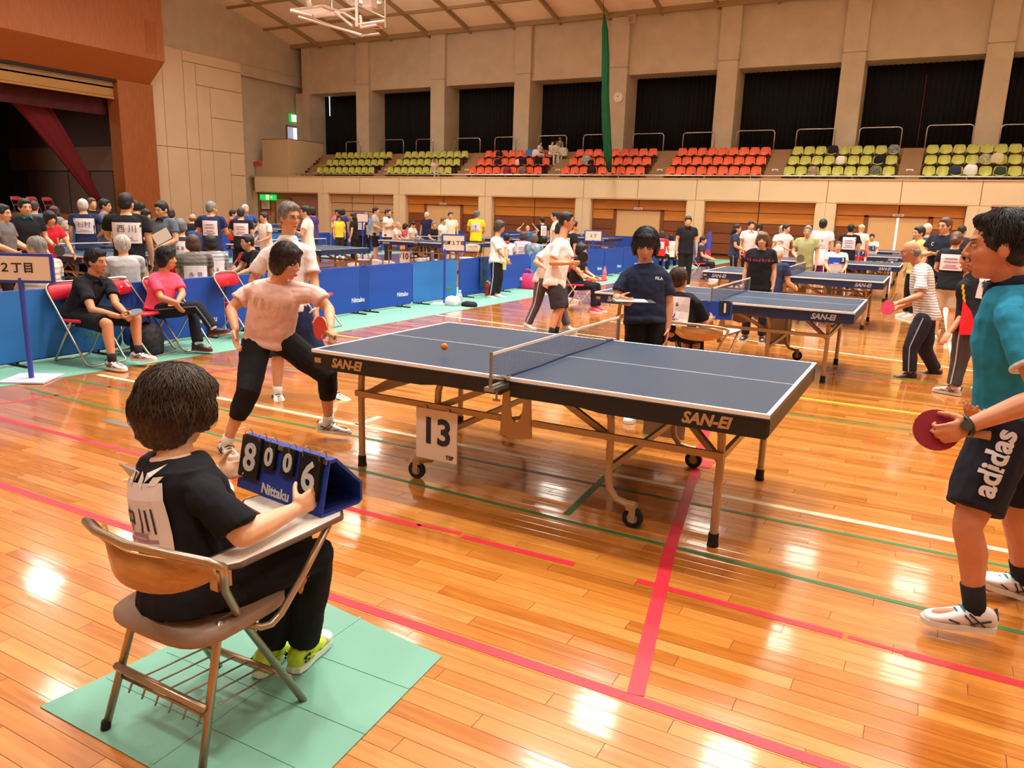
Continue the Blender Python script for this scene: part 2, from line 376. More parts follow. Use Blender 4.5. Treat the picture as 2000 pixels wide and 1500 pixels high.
LIGHTW = wood_material('light_board', (188, 118, 48), (208, 138, 60), 0, 1.0, 0.4)
DARKW = wood_material('dark_board', (112, 62, 34), (134, 78, 44), 0, 1.0, 0.45)
BAYS = [-34.64 + 5.4 * k for k in range(0, 10)]          # pilaster centres
def build_far_wall():
    w_ = MB(); w_.b2((XL - 0.6, YF + 0.36, 0), (XR, YF + 0.6, 3.2))
    wl = structure(w_.build('wall_far', BEIGE)); wl['label'] = 'long side wall with wood panels, balcony seating and black-curtained bays above'
    fm = BEIGE; top = 3.25
    for k in range(len(BAYS) - 1):                        # fascia panels, two to a bay
        for h in (0, 1):
            a = BAYS[k] + 2.7 * h; b = a + 2.7
            MB().box(((a + b) / 2, YF + 0.17, (2.36 + top) / 2), (2.7 - 0.025, 0.34, top - 2.36)).build('fascia_panel', fm, wl)
    MB().b2((XL, YF + 0.02, 2.40), (XR, YF + 0.33, top - 0.03)).build('fascia_core', SEAM, wl)
    MB().b2((XL - 0.2, YF - 0.03, top), (XR, YF + 0.4, top + 0.05)).build('coping', M('coping', (196, 164, 120), 0.6), wl)
    for k, x in enumerate(BAYS):
        if k == 0: continue
        MB().b2((x - 0.40, YF + 0.02, 0), (x + 0.40, YF + 0.36, 2.36)).b2((x - 0.36, YF - 0.0, 0), (x - 0.01, YF + 0.1, 2.33)).b2((x + 0.01, YF - 0.0, 0), (x + 0.36, YF + 0.1, 2.33)).build('pilaster', BEIGE, wl)
    trim = M('head_trim', (196, 160, 112), 0.6)
    dm = M('door_leaf', (214, 176, 124), 0.5, noise=0.03); fr = M('door_frame', (124, 72, 44), 0.5)
    n = 1
    for k in range(len(BAYS) - 1):
        a, b = BAYS[k] + 0.42, BAYS[k + 1] - 0.42; c = (a + b) / 2
        MB().b2((a - 0.05, YF - 0.02, 2.33), (b + 0.05, YF + 0.1, 2.40)).build('opening_head', trim, wl)
        yb = YF + 0.30
        if k == 0:
            MB().b2((XL, YF + 0.34, 0), (b, YF + 0.40, 2.36)).build('recess_back', M('recess_wall', (150, 114, 88), 0.8), wl)
            dd = structure(MB().b2((-33.2, YF + 0.26, 0), (-32.05, YF + 0.34, 1.96)).build('door_1', M('metal_door', (176, 136, 106), 0.5)))
            MB().b2((-32.3, YF + 0.22, 0.75), (-32.26, YF + 0.26, 1.55)).b2((-32.14, YF + 0.22, 0.75), (-32.10, YF + 0.26, 1.55)).build('pull_bar', M('dark_metal', (50, 40, 36), 0.4, 0.6), dd)
            MB().b2((-33.28, YF + 0.25, 0), (-33.2, YF + 0.36, 2.02)).b2((-32.05, YF + 0.25, 0), (-31.97, YF + 0.36, 2.02)).b2((-33.28, YF + 0.25, 1.96), (-31.97, YF + 0.36, 2.04)).build('door_frame', fr, dd)
            continue
        if k == 1:                                         # shutter panels
            sm = M('shutter_panel', (202, 164, 122), 0.7)
            for i in range(3):
                for j in range(5):
                    xa = a + (b - a) / 3 * i + 0.03; xb = a + (b - a) / 3 * (i + 1) - 0.03
                    MB().b2((xa, yb - 0.05, 0.05 + j * 0.455), (xb, yb + 0.05, 0.05 + j * 0.455 + 0.41)).build('shutter_panel', sm, wl)
            continue
        door = k in (2, 4, 6, 8)
        for j in range(5):
            z1 = 2.31 - j * 0.45; z0 = z1 - 0.425; mt = LIGHTW if j < 2 else DARKW
            if z0 < 0.1: z0 = 0.08
            spans = [(a, c - 0.01), (c + 0.01, b)] if (j == 0 or not door) else [(a, c - 1.22), (c + 1.22, b)]
            for xa, xb in spans:
                o = MB().box((0, 0, 0), (xb - xa - 0.02, 0.05, z1 - z0)).build('board', mt, wl); o.location = ((xa + xb) / 2, yb, (z0 + z1) / 2)
        MB().b2((a, yb + 0.02, 0), (b, yb + 0.06, 2.34)).build('board_backing', M('backing', (62, 34, 22), 0.9), wl)
        if door:
            n += 1
            r = D.objects.new('door_%d' % n, None); COL.objects.link(r); structure(r); r.location = (c, yb, 0)
            gap = 0.07 if k == 6 else 0.006
            for sgn in (-1, 1):
                MB().b2((sgn * gap / 2, -0.03, 0), (sgn * 1.06, 0.02, 1.84)).build('door_leaf', dm, r)
            MB().b2((-1.22, -0.06, 0), (-1.06, 0.03, 1.9)).b2((1.06, -0.06, 0), (1.22, 0.03, 1.9)).b2((-1.22, -0.06, 1.84), (1.22, 0.03, 1.9)).build('door_frame', fr, r)
            if k == 6:
                MB().b2((-0.036, 0.005, 0.02), (0.036, 0.012, 1.83)).build('daylight_gap', M('daylight', (235, 228, 255), 0.5, emit=2.2), r)
            t = thing('door_sign', 'small white sign above the double door in the %s' % {2: 'second wood-panelled bay from the stage', 4: 'bay behind the woman in navy', 6: 'bay with the light slit', 8: 'bay at the right edge'}[k], 'sign', (c, yb - 0.09, 1.93))
            MB().b2((-0.2, 0.0, -0.04), (0.2, 0.03, 0.05)).build('plate', M('white_plastic', (240, 234, 226), 0.4), t)
            MB().b2((-0.15, -0.004, -0.012), (0.15, 0.0, 0.022)).build('printed_band', M('print_grey', (150, 120, 110), 0.6), t)
    # ---- balcony tiers
    tm = M('tier_floor', (150, 108, 74), 0.7, noise=0.08, nscale=2)
    T = MB(); T.b2((XL, YF + 0.3, 2.7), (XR, 31.35, 3.07)).b2((XL, 31.35, 2.7), (XR, 32.15, 3.55)).b2((XL, 32.15, 2.7), (XR, 33.15, 4.02)).b2((XL, 33.15, 2.7), (XR, YB + 0.3, 4.72))
    structure(T.build('floor_balcony', tm))
    bw = structure(MB().b2((XL - 0.6, YB, 4.7), (XR, YB + 0.3, ceil_z(YB) + 0.3)).build('wall_back', M('behind_curtain', (60, 50, 44), 0.9)))
    # columns, upper walls, curtains
    for k, x in enumerate(BAYS):
        if k == 0: continue
        cl = MB(); cl.b2((x - 0.47, YC, 4.72), (x + 0.47, YB - 0.1, 8.74)).b2((x - 0.43, YC + 0.05, 8.72), (x + 0.43, YB - 0.1, 8.80)).b2((x - 0.47, YC, 8.78), (x + 0.47, YB - 0.1, ceil_z(YC) + 0.15))
        o = structure(cl.build('wall_pier', CONC)); o['label'] = 'square concrete pier between black curtains'
    for k in range(len(BAYS) - 1):
        a, b = BAYS[k] + 0.47, BAYS[k + 1] - 0.47
        if k == 0: a = -33.55
        structure(MB().b2((a, YC + 0.22, 8.42), (b, YB, ceil_z(YC) + 0.2)).build('wall_upper', CONC))
        cm = M('black_curtain', (15, 14, 15), 0.9)
        c = MB(); nf = 90; pts = [(a - 0.0 + (b - a) * i / nf, YB - 0.25 + 0.06 * math.sin(i * 1.35) + 0.02 * math.sin(i * 3.1)) for i in range(nf + 1)]
        c.prism([(p[0], p[1], 0) for p in pts] + [(b, YB - 0.05, 0), (a, YB - 0.05, 0)], (0, 0, 4.72), (0, 0, 8.6))
        cu = tag(c.build('curtain', cm, None, True), 'black curtain closing the %s window bay from the stage end' % ['first', 'second', 'third', 'fourth', 'fifth', 'sixth', 'seventh', 'eighth', 'ninth'][k], 'curtain', 'black curtains of the window bays')
        if k in (6, 7):                                    # thin pink seam where two cloths meet
            xs = a + (b - a) * (0.53 if k == 6 else 0.56)
            MB().b2((xs, YB - 0.36, 5.0), (xs + 0.035, YB - 0.33, 7.9)).build('seam', M('curtain_edge', (96, 34, 34), 0.8), cu)
        if k == 0:
            MB().b2((a + 0.50, YB - 0.42, 7.25), (a + 0.535, YB - 0.40, 8.45)).build('light_gap', M('daylight', (235, 228, 255), 0.5, emit=2.2), cu)
    # corner pier by the stage wall
    structure(MB().b2((XL, YC + 0.25, 4.72), (-33.9, YB, 8.5)).b2((-34.1, YC + 0.1, 4.72), (-33.55, YB, ceil_z(YC))).build('wall_pier', CONC))
    structure(MB().b2((XR, YN, 0), (XR + 0.3, YB + 0.3, 14.3)).build('wall_right', BEIGE))
    structure(MB().b2((XL - 0.3, YN - 0.3, 0), (XR + 0.3, YN, 13)).build('wall_near', BEIGE))
    return wl
build_far_wall()

def build_stage_wall():
    # plain concrete above, panels in front, stage opening at the left
    B = MB()
    B.b2((XL - 0.3, 23.2, 0), (XL, 29.4, 9.6)).b2((XL - 0.7, 29.4, 0), (XL - 0.35, YB, 9.0))
    B.b2((XL - 0.3, 21.0, 9.6), (XL, YB, 13.6)).b2((XL - 0.5, 29.4, 8.93), (XL + 0.0, YB, 9.62)).b2((XL - 0.5, 23.2, 9.55), (XL + 0.06, YB, 9.64))
    B.b2((XL - 0.3, YN, 7.0), (XL, 21.1, 14.3)).b2((XL - 0.3, YN, 0), (XL, 3.0, 7.0)).b2((XL - 0.3, 21.1, 7), (XL, 23.3, 9.7))
    wl = structure(B.build('wall_left', CONC)); wl['label'] = 'stage end wall with panels at right of the proscenium'
    ys = [23.35, 24.1, 25.4, 26.2, 27.1, 29.4]
    rects = [(ys[i], ys[i + 1], 0.0, 4.5) for i in range(4)] + [(27.1, 28.3, 0, 4.5), (28.3, 29.4, 0, 3.25), (28.3, 29.4, 3.25, 4.5)]
    rects += [(23.35, 24.1, 4.5, 9.55), (24.1, 25.4, 4.5, 9.55), (25.4, 29.4, 9.0, 9.55), (25.4, 26.2, 4.5, 9.0), (26.2, 29.4, 7.9, 9.0), (26.2, 27.1, 4.5, 7.9), (27.1, 29.4, 6.3, 7.9), (27.1, 29.4, 4.5, 6.3)]
    for a, b, z0, z1 in rects:
        MB().b2((XL, a + 0.015, z0 + 0.015), (XL + 0.10, b - 0.015, z1 - 0.015)).build('wall_panel', CONC2, wl)
    MB().b2((XL, 23.35, 0), (XL + 0.02, 29.4, 9.55)).build('joint_backing', SEAM, wl)
    # proscenium: hood, sloped soffit, jamb, all in red-brown wood
    pw = wood_material('proscenium_wood', (150, 84, 42), (184, 112, 60), 2, 1.6, 0.5)
    hx = -33.2; zh, zs, yr = 8.46, 7.42, 23.15
    h = MB(); h.prism([(hx, YN + 8, zh), (hx, YN + 8, 14.0), (XL, YN + 8, 14.0), (XL, YN + 8, zs), (-34.5, YN + 8, zs)], (0, 0, 0), (0, yr - (YN + 8), 0))
    structure(h.build('wall_proscenium', pw, wl))
    MB().b2((hx, 22.15, 8.75), (hx + 0.02, 22.75, 10.2)).build('access_panel', wood_material('access_wood', (160, 88, 44), (184, 108, 58), 2, 1.2), wl)
    MB().b2((-34.75, 21.3, 0), (-34.45, 23.28, zs)).b2((-35.3, 21.3, 0), (-34.75, 21.42, zs)).build('jamb', pw, wl)
    MB().b2((-34.72, YN + 8, 7.28), (-34.5, 21.4, zs + 0.02)).build('curtain_track', M('track_dark', (44, 26, 24), 0.6), wl)
    v = MB(); v.b2((-34.95, YN + 8, 6.62), (-34.8, 21.3, 7.08)); v.b2((-34.9, YN + 8, 6.5), (-34.76, 21.3, 6.60))
    v.build('valance', M('valance_gold', (186, 140, 78), 0.6, noise=0.08, nscale=2), wl)
    # stage house
    sh = MB(); sh.b2((XL - 12, YN + 8, 0), (XL - 0.05, 22.9, 0.85)); structure(sh.build('floor_stage', M('stage_floor', (120, 74, 50), 0.5)))
    dk = M('stage_dark', (44, 30, 28), 0.9); wg = M('stage_wing', (142, 102, 82), 0.85)
    s2 = structure(MB().b2((XL - 12.2, YN + 8, 0.85), (XL - 12, 22.9, 9)).b2((XL - 12, YN + 8, 9), (XL - 0.3, 22.9, 9.2)).b2((XL - 12, YN + 7.8, 0.85), (XL - 0.3, YN + 8, 9)).build('wall_stage_back', dk))
    wgw = structure(MB().b2((XL - 12, 22.7, 0.85), (XL - 0.3, 22.9, 3.2)).b2((XL - 12, 22.7, 4.35), (XL - 0.3, 22.9, 9)).build('wall_stage_side', M('stage_side', (92, 66, 58), 0.9)))
    MB().b2((XL - 12, 22.6, 3.15), (XL - 0.3, 22.9, 4.4)).build('side_beam', wg, wgw)
    for i in range(4):
        MB().b2((XL - 10.4 + i * 2.0, 22.62, 0.86), (XL - 8.5 + i * 2.0, 22.7, 3.1)).build('side_panel', M('stage_panel', (124, 92, 80), 0.85), wgw)
    MB().b2((XL - 2.3, 22.55, 0.86), (XL - 0.9, 22.6, 3.1)).build('side_doorway', M('stage_black', (26, 20, 20), 0.9), wgw)
    bk = MB(); n = 60
    pts = [(XL - 6.8 + 0.08 * math.sin(i * 1.9), 2 + 16.2 * i / n) for i in range(n + 1)]
    bk.prism([(p[0], p[1], 0) for p in pts] + [(XL - 7.1, pts[-1][1], 0), (XL - 7.1, pts[0][1], 0)], (0, 0, 0.86), (0, 0, 8.8))
    tag(bk.build('backdrop_curtain', M('stage_black_cloth', (15, 14, 14), 0.95)), 'black backdrop curtain at the back of the stage', 'curtain')
    rc = M('wine_curtain', (104, 16, 28), 0.8)
    bo = MB(); pts = [(-35.35 + 0.05 * math.sin(i * 1.7), 2 + 19.2 * i / 80) for i in range(81)]
    bo.prism([(p[0], p[1], 0) for p in pts] + [(-35.5, 21.2, 0), (-35.5, 2, 0)], (0, 0, 5.75), (0, 0, 6.55))
    tag(bo.build('stage_border', M('wine_curtain_dark', (74, 24, 30), 0.85)), 'dark wine-red border curtain along the top of the stage', 'curtain')
    cu = MB(); rings = []
    for t in range(13):
        u = t / 12; z = 6.2 - 4.7 * u; y = 17.6 + 3.2 * u ** 0.9; wdt = .72 * (1 - u) ** .9 + 0.2
        rings.append([Vector((-36.0 + 0.25 * math.sin(a) * (0.4 + 0.6 * (1 - u)) + 0.05 * math.sin(a * 7), y + wdt * math.cos(a), z)) for a in [2 * PI * i / 28 for i in range(28)]])
    cu.loft(rings); tag(cu.build('stage_curtain', rc, None, True), 'wine-red stage curtain gathered and tied to the side of the stage', 'curtain')
    # landing parapet with fluted face, at the top of the corner stair
    pm = M('fluted_parapet', (196, 168, 132), 0.8, noise=0.05)
    yq = 30.55; c = ony(565, 272, yq); l = ony(512, 268, yq); e = onx(632, 283, c.x)
    zt = c.z
    pr = thing('parapet', 'beige fluted parapet around the stair landing in the balcony corner', 'parapet', (c.x, yq, 3.1)); pr['kind'] = 'structure'; del pr['category']; pr.name = 'wall_parapet'
    f = MB(); f.b2((l.x - c.x, 0, 0.1), (0, 0.15, zt - 3.1)); f.b2((XL - c.x - 0.3, 0, 0.1), (l.x - c.x, 0.15, 1.1)); f.build('front_face', pm, pr)
    n = 26; x0 = XL - c.x - 0.25
    for i in range(n):
        xx = x0 + (0 - x0) * i / n; hh = (zt - 3.1) if xx > l.x - c.x else 1.1
        MB().b2((xx, -0.05, 0.1), (xx + 0.085, 0.0, hh)).build('flute', pm, pr)
    sd = MB(); L = e.y - yq
    st = [(-0.02, 0.1, 0.1)]
    N_ = 9
    poly = [(0, 0.0, 0.1)]
    for i in range(N_):
        y0 = 0.75 + (L - 0.75) * i / N_; z0 = 0.1 + 1.5 * i / N_
        poly += [(0, y0, z0), (0, y0, z0 + 1.5 / N_)]
    poly += [(0, L, 1.6), (0, L, zt - 3.1), (0, 0, zt - 3.1)]
    sd.prism(poly, (-0.10, -0.04, 0), (0.03, -0.04, 0)); sd.build('side_face', pm, pr)
    MB().b2((l.x - c.x, -0.03, zt - 3.1), (0.03, 0.17, zt - 3.06)).b2((-0.14, 0.1, zt - 3.1), (0.03, L, zt - 3.06)).build('top_rail', M('rail_brown', (110, 74, 56), 0.5), pr)
    # daylit doorway of the landing, with its exit sign
    ax = XL - 0.33
    a = onx(560, 247, ax); b = onx(582, 267, ax)
    wn = structure(MB().b2((ax, a.y, 5.2), (ax + 0.03, b.y - 0.25, a.z)).build('window_1', M('frosted_pane', (168, 176, 206), 0.3, emit=.55)))
    MB().b2((ax + 0.0, b.y - 0.42, 5.25), (ax + 0.04, b.y + 0.02, a.z - 0.03)).build('bright_pane', M('daylight', (235, 228, 255), 0.5, emit=2.2), wn)
    MB().b2((ax, a.y - 0.1, a.z), (ax + 0.06, b.y + 0.4, a.z + 0.09)).b2((ax, a.y - 0.1, 5.1), (ax + 0.06, a.y, a.z)).b2((ax, b.y + 0.3, 5.1), (ax + 0.06, b.y + 0.4, a.z)).build('window_frame', M('frame_grey', (120, 96, 84), 0.5), wn)
    return wl
build_stage_wall()

GREEN = M('exit_green', (30, 190, 84), 0.4, emit=0.9); LITW = M('exit_white', (225, 255, 225), 0.4, emit=1.6)
def running_man(parent, s, at_, rot):
    """white running figure of an exit sign, flat print"""
    b = MB()
    b.ell((0.05 * s, 0.40 * s, 0), (0.09 * s, 0.09 * s, 0.004), None, 10, 4)
    for p, q, w_ in (((0.0, .3), (-.05, .02), .14), ((-.05, .02), (.16, -.10), .09), ((.16, -.10), (.10, -.36), .08), ((-.06, .04), (-.16, -.16), .09), ((-.16, -.16), (-.38, -.2), .08), ((.02, .26), (.24, .16), .07), ((0, .27), (-.2, .2), .07), ((-.2, .2), (-.26, .04), .06)):
        b.bar((p[0] * s, p[1] * s, 0), (q[0] * s, q[1] * s, 0), w_ * s, 0.006, up=(0, 0, 1))
    o = b.build('pictogram', LITW, parent); o.location = at_; o.rotation_euler = rot
    return o
p0 = onx(567, 223, XL - 0.33); p1 = onx(581, 240, XL - 0.33)
t = thing('exit_sign', 'lit green and white exit sign above the balcony corner doorway', 'sign', (XL - 0.33, (p0.y + p1.y) / 2, (p0.z + p1.z) / 2))
MB().b2((0, -0.42, -0.24), (0.1, 0.42, 0.24)).build('case', GREEN, t); MB().b2((0.1, -0.3, -0.2), (0.11, 0.22, 0.2)).build('panel', LITW, t)
p = ony(523, 385, YF + 0.05)
t = thing('exit_sign', 'lit green running man exit sign over the dark doorway below the balcony', 'sign', (p.x, YF + 0.02, p.z))
MB().b2((-0.62, 0, -0.17), (0.62, 0.14, 0.15)).build('case', GREEN, t); MB().b2((-0.13, -0.008, -0.15), (0.13, 0, 0.13)).build('panel', M('exit_pale', (190, 235, 120), 0.4, emit=1.0), t)
running_man(t, 0.26, (0, -0.012, -0.01), (PI / 2, 0, 0)); MB().prism([(0.26, -0.004, 0.0), (0.38, -0.004, 0.08), (0.38, -0.004, -0.08)], (0, 0, 0), (0, 0.006, 0)).build('arrow', LITW, t)
# framed notice and hydrant lamp beside the dark doorway
t = thing('notice_frame', 'pale framed notice on the wall left of the dark doorway', 'notice', (-34.1, YF + 0.33, 1.62))
MB().b2((-0.42, -0.03, -0.33), (0.42, 0.0, 0.33)).build('frame', M('frame_brown', (96, 62, 46), 0.5), t); MB().b2((-0.34, -0.036, -0.26), (0.34, -0.03, 0.26)).build('paper', M('paper', (226, 206, 188), 0.7), t)
for i in range(5): MB().b2((-0.28, -0.04, 0.16 - i * 0.08), (0.2 - 0.05 * (i % 2), -0.036, 0.19 - i * 0.08)).build('print_line', M('print_grey', (150, 120, 110), 0.6), t)
t = thing('hydrant_box', 'fire hydrant box with red lamp beside the dark doorway', 'hydrant', (-33.75, YF + 0.33, 0.0))
MB().b2((-0.34, -0.06, 0.3), (0.34, 0.0, 1.2)).build('cabinet', M('cabinet_beige', (176, 140, 110), 0.5), t); MB().ell((0.1, -0.08, 1.12), (0.1, 0.06, 0.08)).build('lamp', M('red_lamp', (214, 50, 40), 0.4), t)
MB().b2((-0.3, -0.07, 0.98), (-0.06, -0.06, 1.16)).build('red_plate', M('red_lamp', (214, 50, 40), 0.4), t)
p = ony(495, 319, 30.4)
t = thing('alarm_lamp', 'small red fire alarm box on the fluted balcony parapet', 'alarm', (p.x + .35, 30.46, p.z))
MB().b2((-0.34, -0.06, -0.07), (0.3, 0.0, 0.10)).build('plate', M('alarm_red', (196, 70, 50), 0.5), t); MB().ell((0.16, -0.08, -0.02), (0.12, 0.07, 0.1)).build('lamp', M('red_lamp', (214, 50, 40), 0.4), t)
# ================================================================== BALCONY FURNITURE
def build_seats():
    prof = [(-.42, .395, .17), (-.40, .43, .20), (-.22, .40, .225), (-.05, .40, .228), (0.0, .45, .228), (.035, .58, .222), (.06, .70, .205), (.07, .765, .175), (.068, .79, .13)]
    nx = 8; f = []; bk = []
    for (y, z, hw) in prof:
        for i in range(nx + 1):
            u = -1 + 2 * i / nx
            yy = y - (0.07 * u * u if z > .42 and y > -.1 else 0); zz = z + (0.05 * u * u if y <= -.1 else 0)
            f.append((u * hw, yy, zz)); bk.append((u * hw * 0.98, yy + .014, zz - .012))
    n = len(f); W = nx + 1; F = []
    for j in range(len(prof) - 1):
        for i in range(nx):
            a = j * W + i
            F.append((a, a + 1, a + W + 1, a + W)); F.append((n + a, n + a + W, n + a + W + 1, n + a + 1))
    R = len(prof)
    edge = [i for i in range(W)] + [j * W + nx for j in range(1, R)] + [(R - 1) * W + i for i in range(nx - 1, -1, -1)] + [j * W for j in range(R - 2, 0, -1)]
    for k in range(len(edge)):
        a, b = edge[k], edge[(k + 1) % len(edge)]; F.append((b, a, n + a, n + b))
    sh = MB().add(f + bk, F)
    ym = M('seat_yellow_green', (184, 178, 76), 0.35, noise=0.06, nscale=3); om = M('seat_orange', (226, 92, 44), 0.32, noise=0.05, nscale=3)
    meshes = {'y': sh.mesh('shell_seat', ym, True), 'o': sh.mesh('shell_seat', om, True)}
    pedm = MB().box((0, -.12, .19), (.05, .05, .38)).box((0, -.12, .03), (.2, .25, .03)).mesh('pedestal', M('dark_steel', (52, 36, 30), 0.5, 0.5))
    lefts = [-30.57, -25.42, -20.06, -14.70, -9.42, -4.21, 1.05]; kinds = 'yyoooyy'
    rows = ((31.0, 3.07, 'front'), (31.85, 3.55, 'middle'), (32.65, 4.02, 'back'))
    ordn = ['first', 'second', 'third', 'fourth', 'fifth', 'sixth', 'seventh', 'eighth', 'ninth']
    bm = M('seat_beam', (58, 38, 30), 0.6)
    fb = D.objects['floor_balcony']
    for s, (lx, kd) in enumerate(zip(lefts, kinds)):
        for r, (y, z, rn) in enumerate(rows):
            MB().b2((lx - 0.02, y - .16, z + .30), (lx + 4.32, y - .08, z + .37)).build('seat_beam', bm, fb)
            for i in range(9):
                if s == 6 and i > 7: continue
                o = put('shell_seat', meshes[kd], None, (lx + 0.24 + 0.478 * i, y, z))
                tag(o, '%s plastic seat, %s from the left, %s row, %s block from the stage' % ({'y': 'yellow-green', 'o': 'orange'}[kd], ordn[i], rn, ordn[s]), 'seat', 'plastic shell seats on the balcony')
                put('pedestal', pedm, o)
    # aisle steps between the blocks, and a white label on each aisle
    stm = M('aisle_step', (152, 112, 74), 0.7, noise=0.06, nscale=3)
    for s in range(7):
        a = lefts[s] - 0.86 if s else lefts[0] - 0.95
        b = lefts[s] - 0.06
        for i in range(8):
            y0 = 30.6 + 0.33 * i; zz = 3.07 + 0.205 * (i + 1)
            MB().b2((a, y0, 3.0), (b, 33.2, zz)).build('aisle_step', stm, fb)
        if s:
            t = thing('row_label', 'small white row label on the steps of the %s balcony aisle' % ordn[s], 'label', ((a + b) / 2, 31.55, 3.69))
            MB().box((0, 0, 0.02), (.26, .03, .14)).build('plate', M('white_plastic', (240, 234, 226), 0.4), t); MB().box((0, -.018, 0.02), (.16, .006, .05)).build('printed_band', M('print_grey', (150, 120, 110), 0.6), t)
    # rail on the parapet
    rl = MB().tube([(-31.5, 30.2, 3.42), (XR, 30.2, 3.42)], 0.03, 8)
    rl_o = thing('parapet_rail', 'long steel handrail along the front edge of the balcony', 'rail', (0, 30.2, 3.3))
    o = rl.build('handrail', M('chrome', (196, 190, 182), 0.25, 0.9), rl_o); o.location = (0, -30.2, -3.3)
    for k in range(22): MB().cyl((-31.4 + 2 * k, 0, 0), (-31.4 + 2 * k, 0, 0.12), .02, 6).build('rail_post', MATS['chrome'], rl_o)
    Y = 33.32; st = MATS['chrome']
    us = [(676, 704, 277), (744, 788, 273), (813, 846, 272), (889, 938, 270), (967, 1008, 268), (1051, 1107, 265), (1140, 1192, 263), (1237, 1297, 261), (1335, 1397, 259), (1440, 1514, 255), (1557, 1633, 252), (1680, 1763, 249), (1812, 1903, 244), (1957, 2030, 243)]
    for i, (xa, xb, yt) in enumerate(us):
        A = ony(xa, yt, Y); B = ony(xb, yt, Y); z1 = (A.z + B.z) / 2; c = (A.x + B.x) / 2; h = (B.x - A.x) / 2; r = .15
        t = thing('guard_rail', 'steel hoop guard rail, %s from the stage, behind the balcony seats' % (ordn + ['tenth', 'eleventh', 'twelfth', 'thirteenth', 'fourteenth'])[i], 'rail', (c, Y, 4.72), 0, 'hoop guard rails behind the seats')
        H = z1 - 4.72
        arc = lambda cx, cz, a0, a1: [(cx + r * math.cos(a0 + (a1 - a0) * k / 5), 0, cz + r * math.sin(a0 + (a1 - a0) * k / 5)) for k in range(6)]
        path = [(-h, 0, -.7)] + arc(-h + r, H - r, PI, PI / 2) + arc(h - r, H - r, PI / 2, 0) + [(h, 0, -.7)]
        MB().tube(path, .028, 8).build('hoop', st, t, True)
    # clock
    p = ony(1208, 190, YC)
    t = thing('wall_clock', 'round white clock on the concrete pier beside the green net', 'clock', (p.x, YC, p.z))
    MB().cyl((0, 0, 0), (0, -.05, 0), .27, 32).build('rim', M('clock_rim', (200, 188, 170), 0.4), t); MB().cyl((0, -.05, 0), (0, -.055, 0), .24, 32).build('face', M('white_plastic', (240, 234, 226), 0.4), t)
    hk = M('black_paint', (24, 22, 22), 0.5)
    MB().bar((0, -.06, 0), (-.09, -.06, .08), .022, .006, up=(0, 1, 0)).build('hour_hand', hk, t); MB().bar((0, -.062, 0), (.06, -.062, .17), .016, .006, up=(0, 1, 0)).build('minute_hand', hk, t)
    for k in range(12):
        a = PI * k / 6; MB().box((.2 * math.sin(a), -.058, .2 * math.cos(a)), (.014, .005, .04), Matrix.Rotation(a, 3, 'Y')).build('hour_mark', hk, t)
    # green net, gathered and hung on a cable
    yN = 29.4
    path = [(1180, 28), (1182, 60), (1183, 120), (1182, 190), (1184, 250), (1187, 300), (1191, 337)]; wid = [.03, .12, .14, .15, .17, .16, .07]
    P = [ony(a, b, yN) for a, b in path]
    t = thing('divider_net', 'dark green divider net gathered into a hanging bundle by the piers', 'net', (P[-1].x, yN, P[-1].z))
    rings = [[Vector((p.x - P[-1].x + w_ * (1 + .22 * math.sin(a * 9 + i)) * math.cos(a), .22 * (1 + .22 * math.sin(a * 9 + i)) * w_ / .2 * math.sin(a), p.z - P[-1].z)) for a in [2 * PI * k / 40 for k in range(40)]] for i, (p, w_) in enumerate(zip(P, wid))]
    MB().loft(rings).build('net_bundle', M('green_net', (12, 84, 44), 0.8, noise=0.3, nscale=14, stretch=(1, 1, .15)), t, True)
    top = P[0]; MB().tube([(top.x - P[-1].x, 0, top.z - P[-1].z), (top.x - P[-1].x - .25, 0, ceil_z(yN) - P[-1].z)], .012, 6).build('cable', hk, t)
    # speaker box hung in front of the pier
    p = ony(1234, 38, 33.2)
    t = thing('hanging_speaker', 'small beige speaker box hung from the ceiling by the middle pier', 'speaker', (p.x, 33.2, p.z - .2))
    MB().box((0, 0, .2), (.34, .26, .36)).build('cabinet', M('speaker_beige', (206, 180, 150), 0.6), t, bevel=.02); MB().cyl((0, 0, .38), (0, 0, ceil_z(33.2) - p.z + .2), .02, 6).build('drop_rod', MATS['chrome'], t)
    MB().box((0, -.135, .2), (.26, .01, .28)).build('grille', M('grille_grey', (150, 128, 106), 0.7), t)
build_seats()

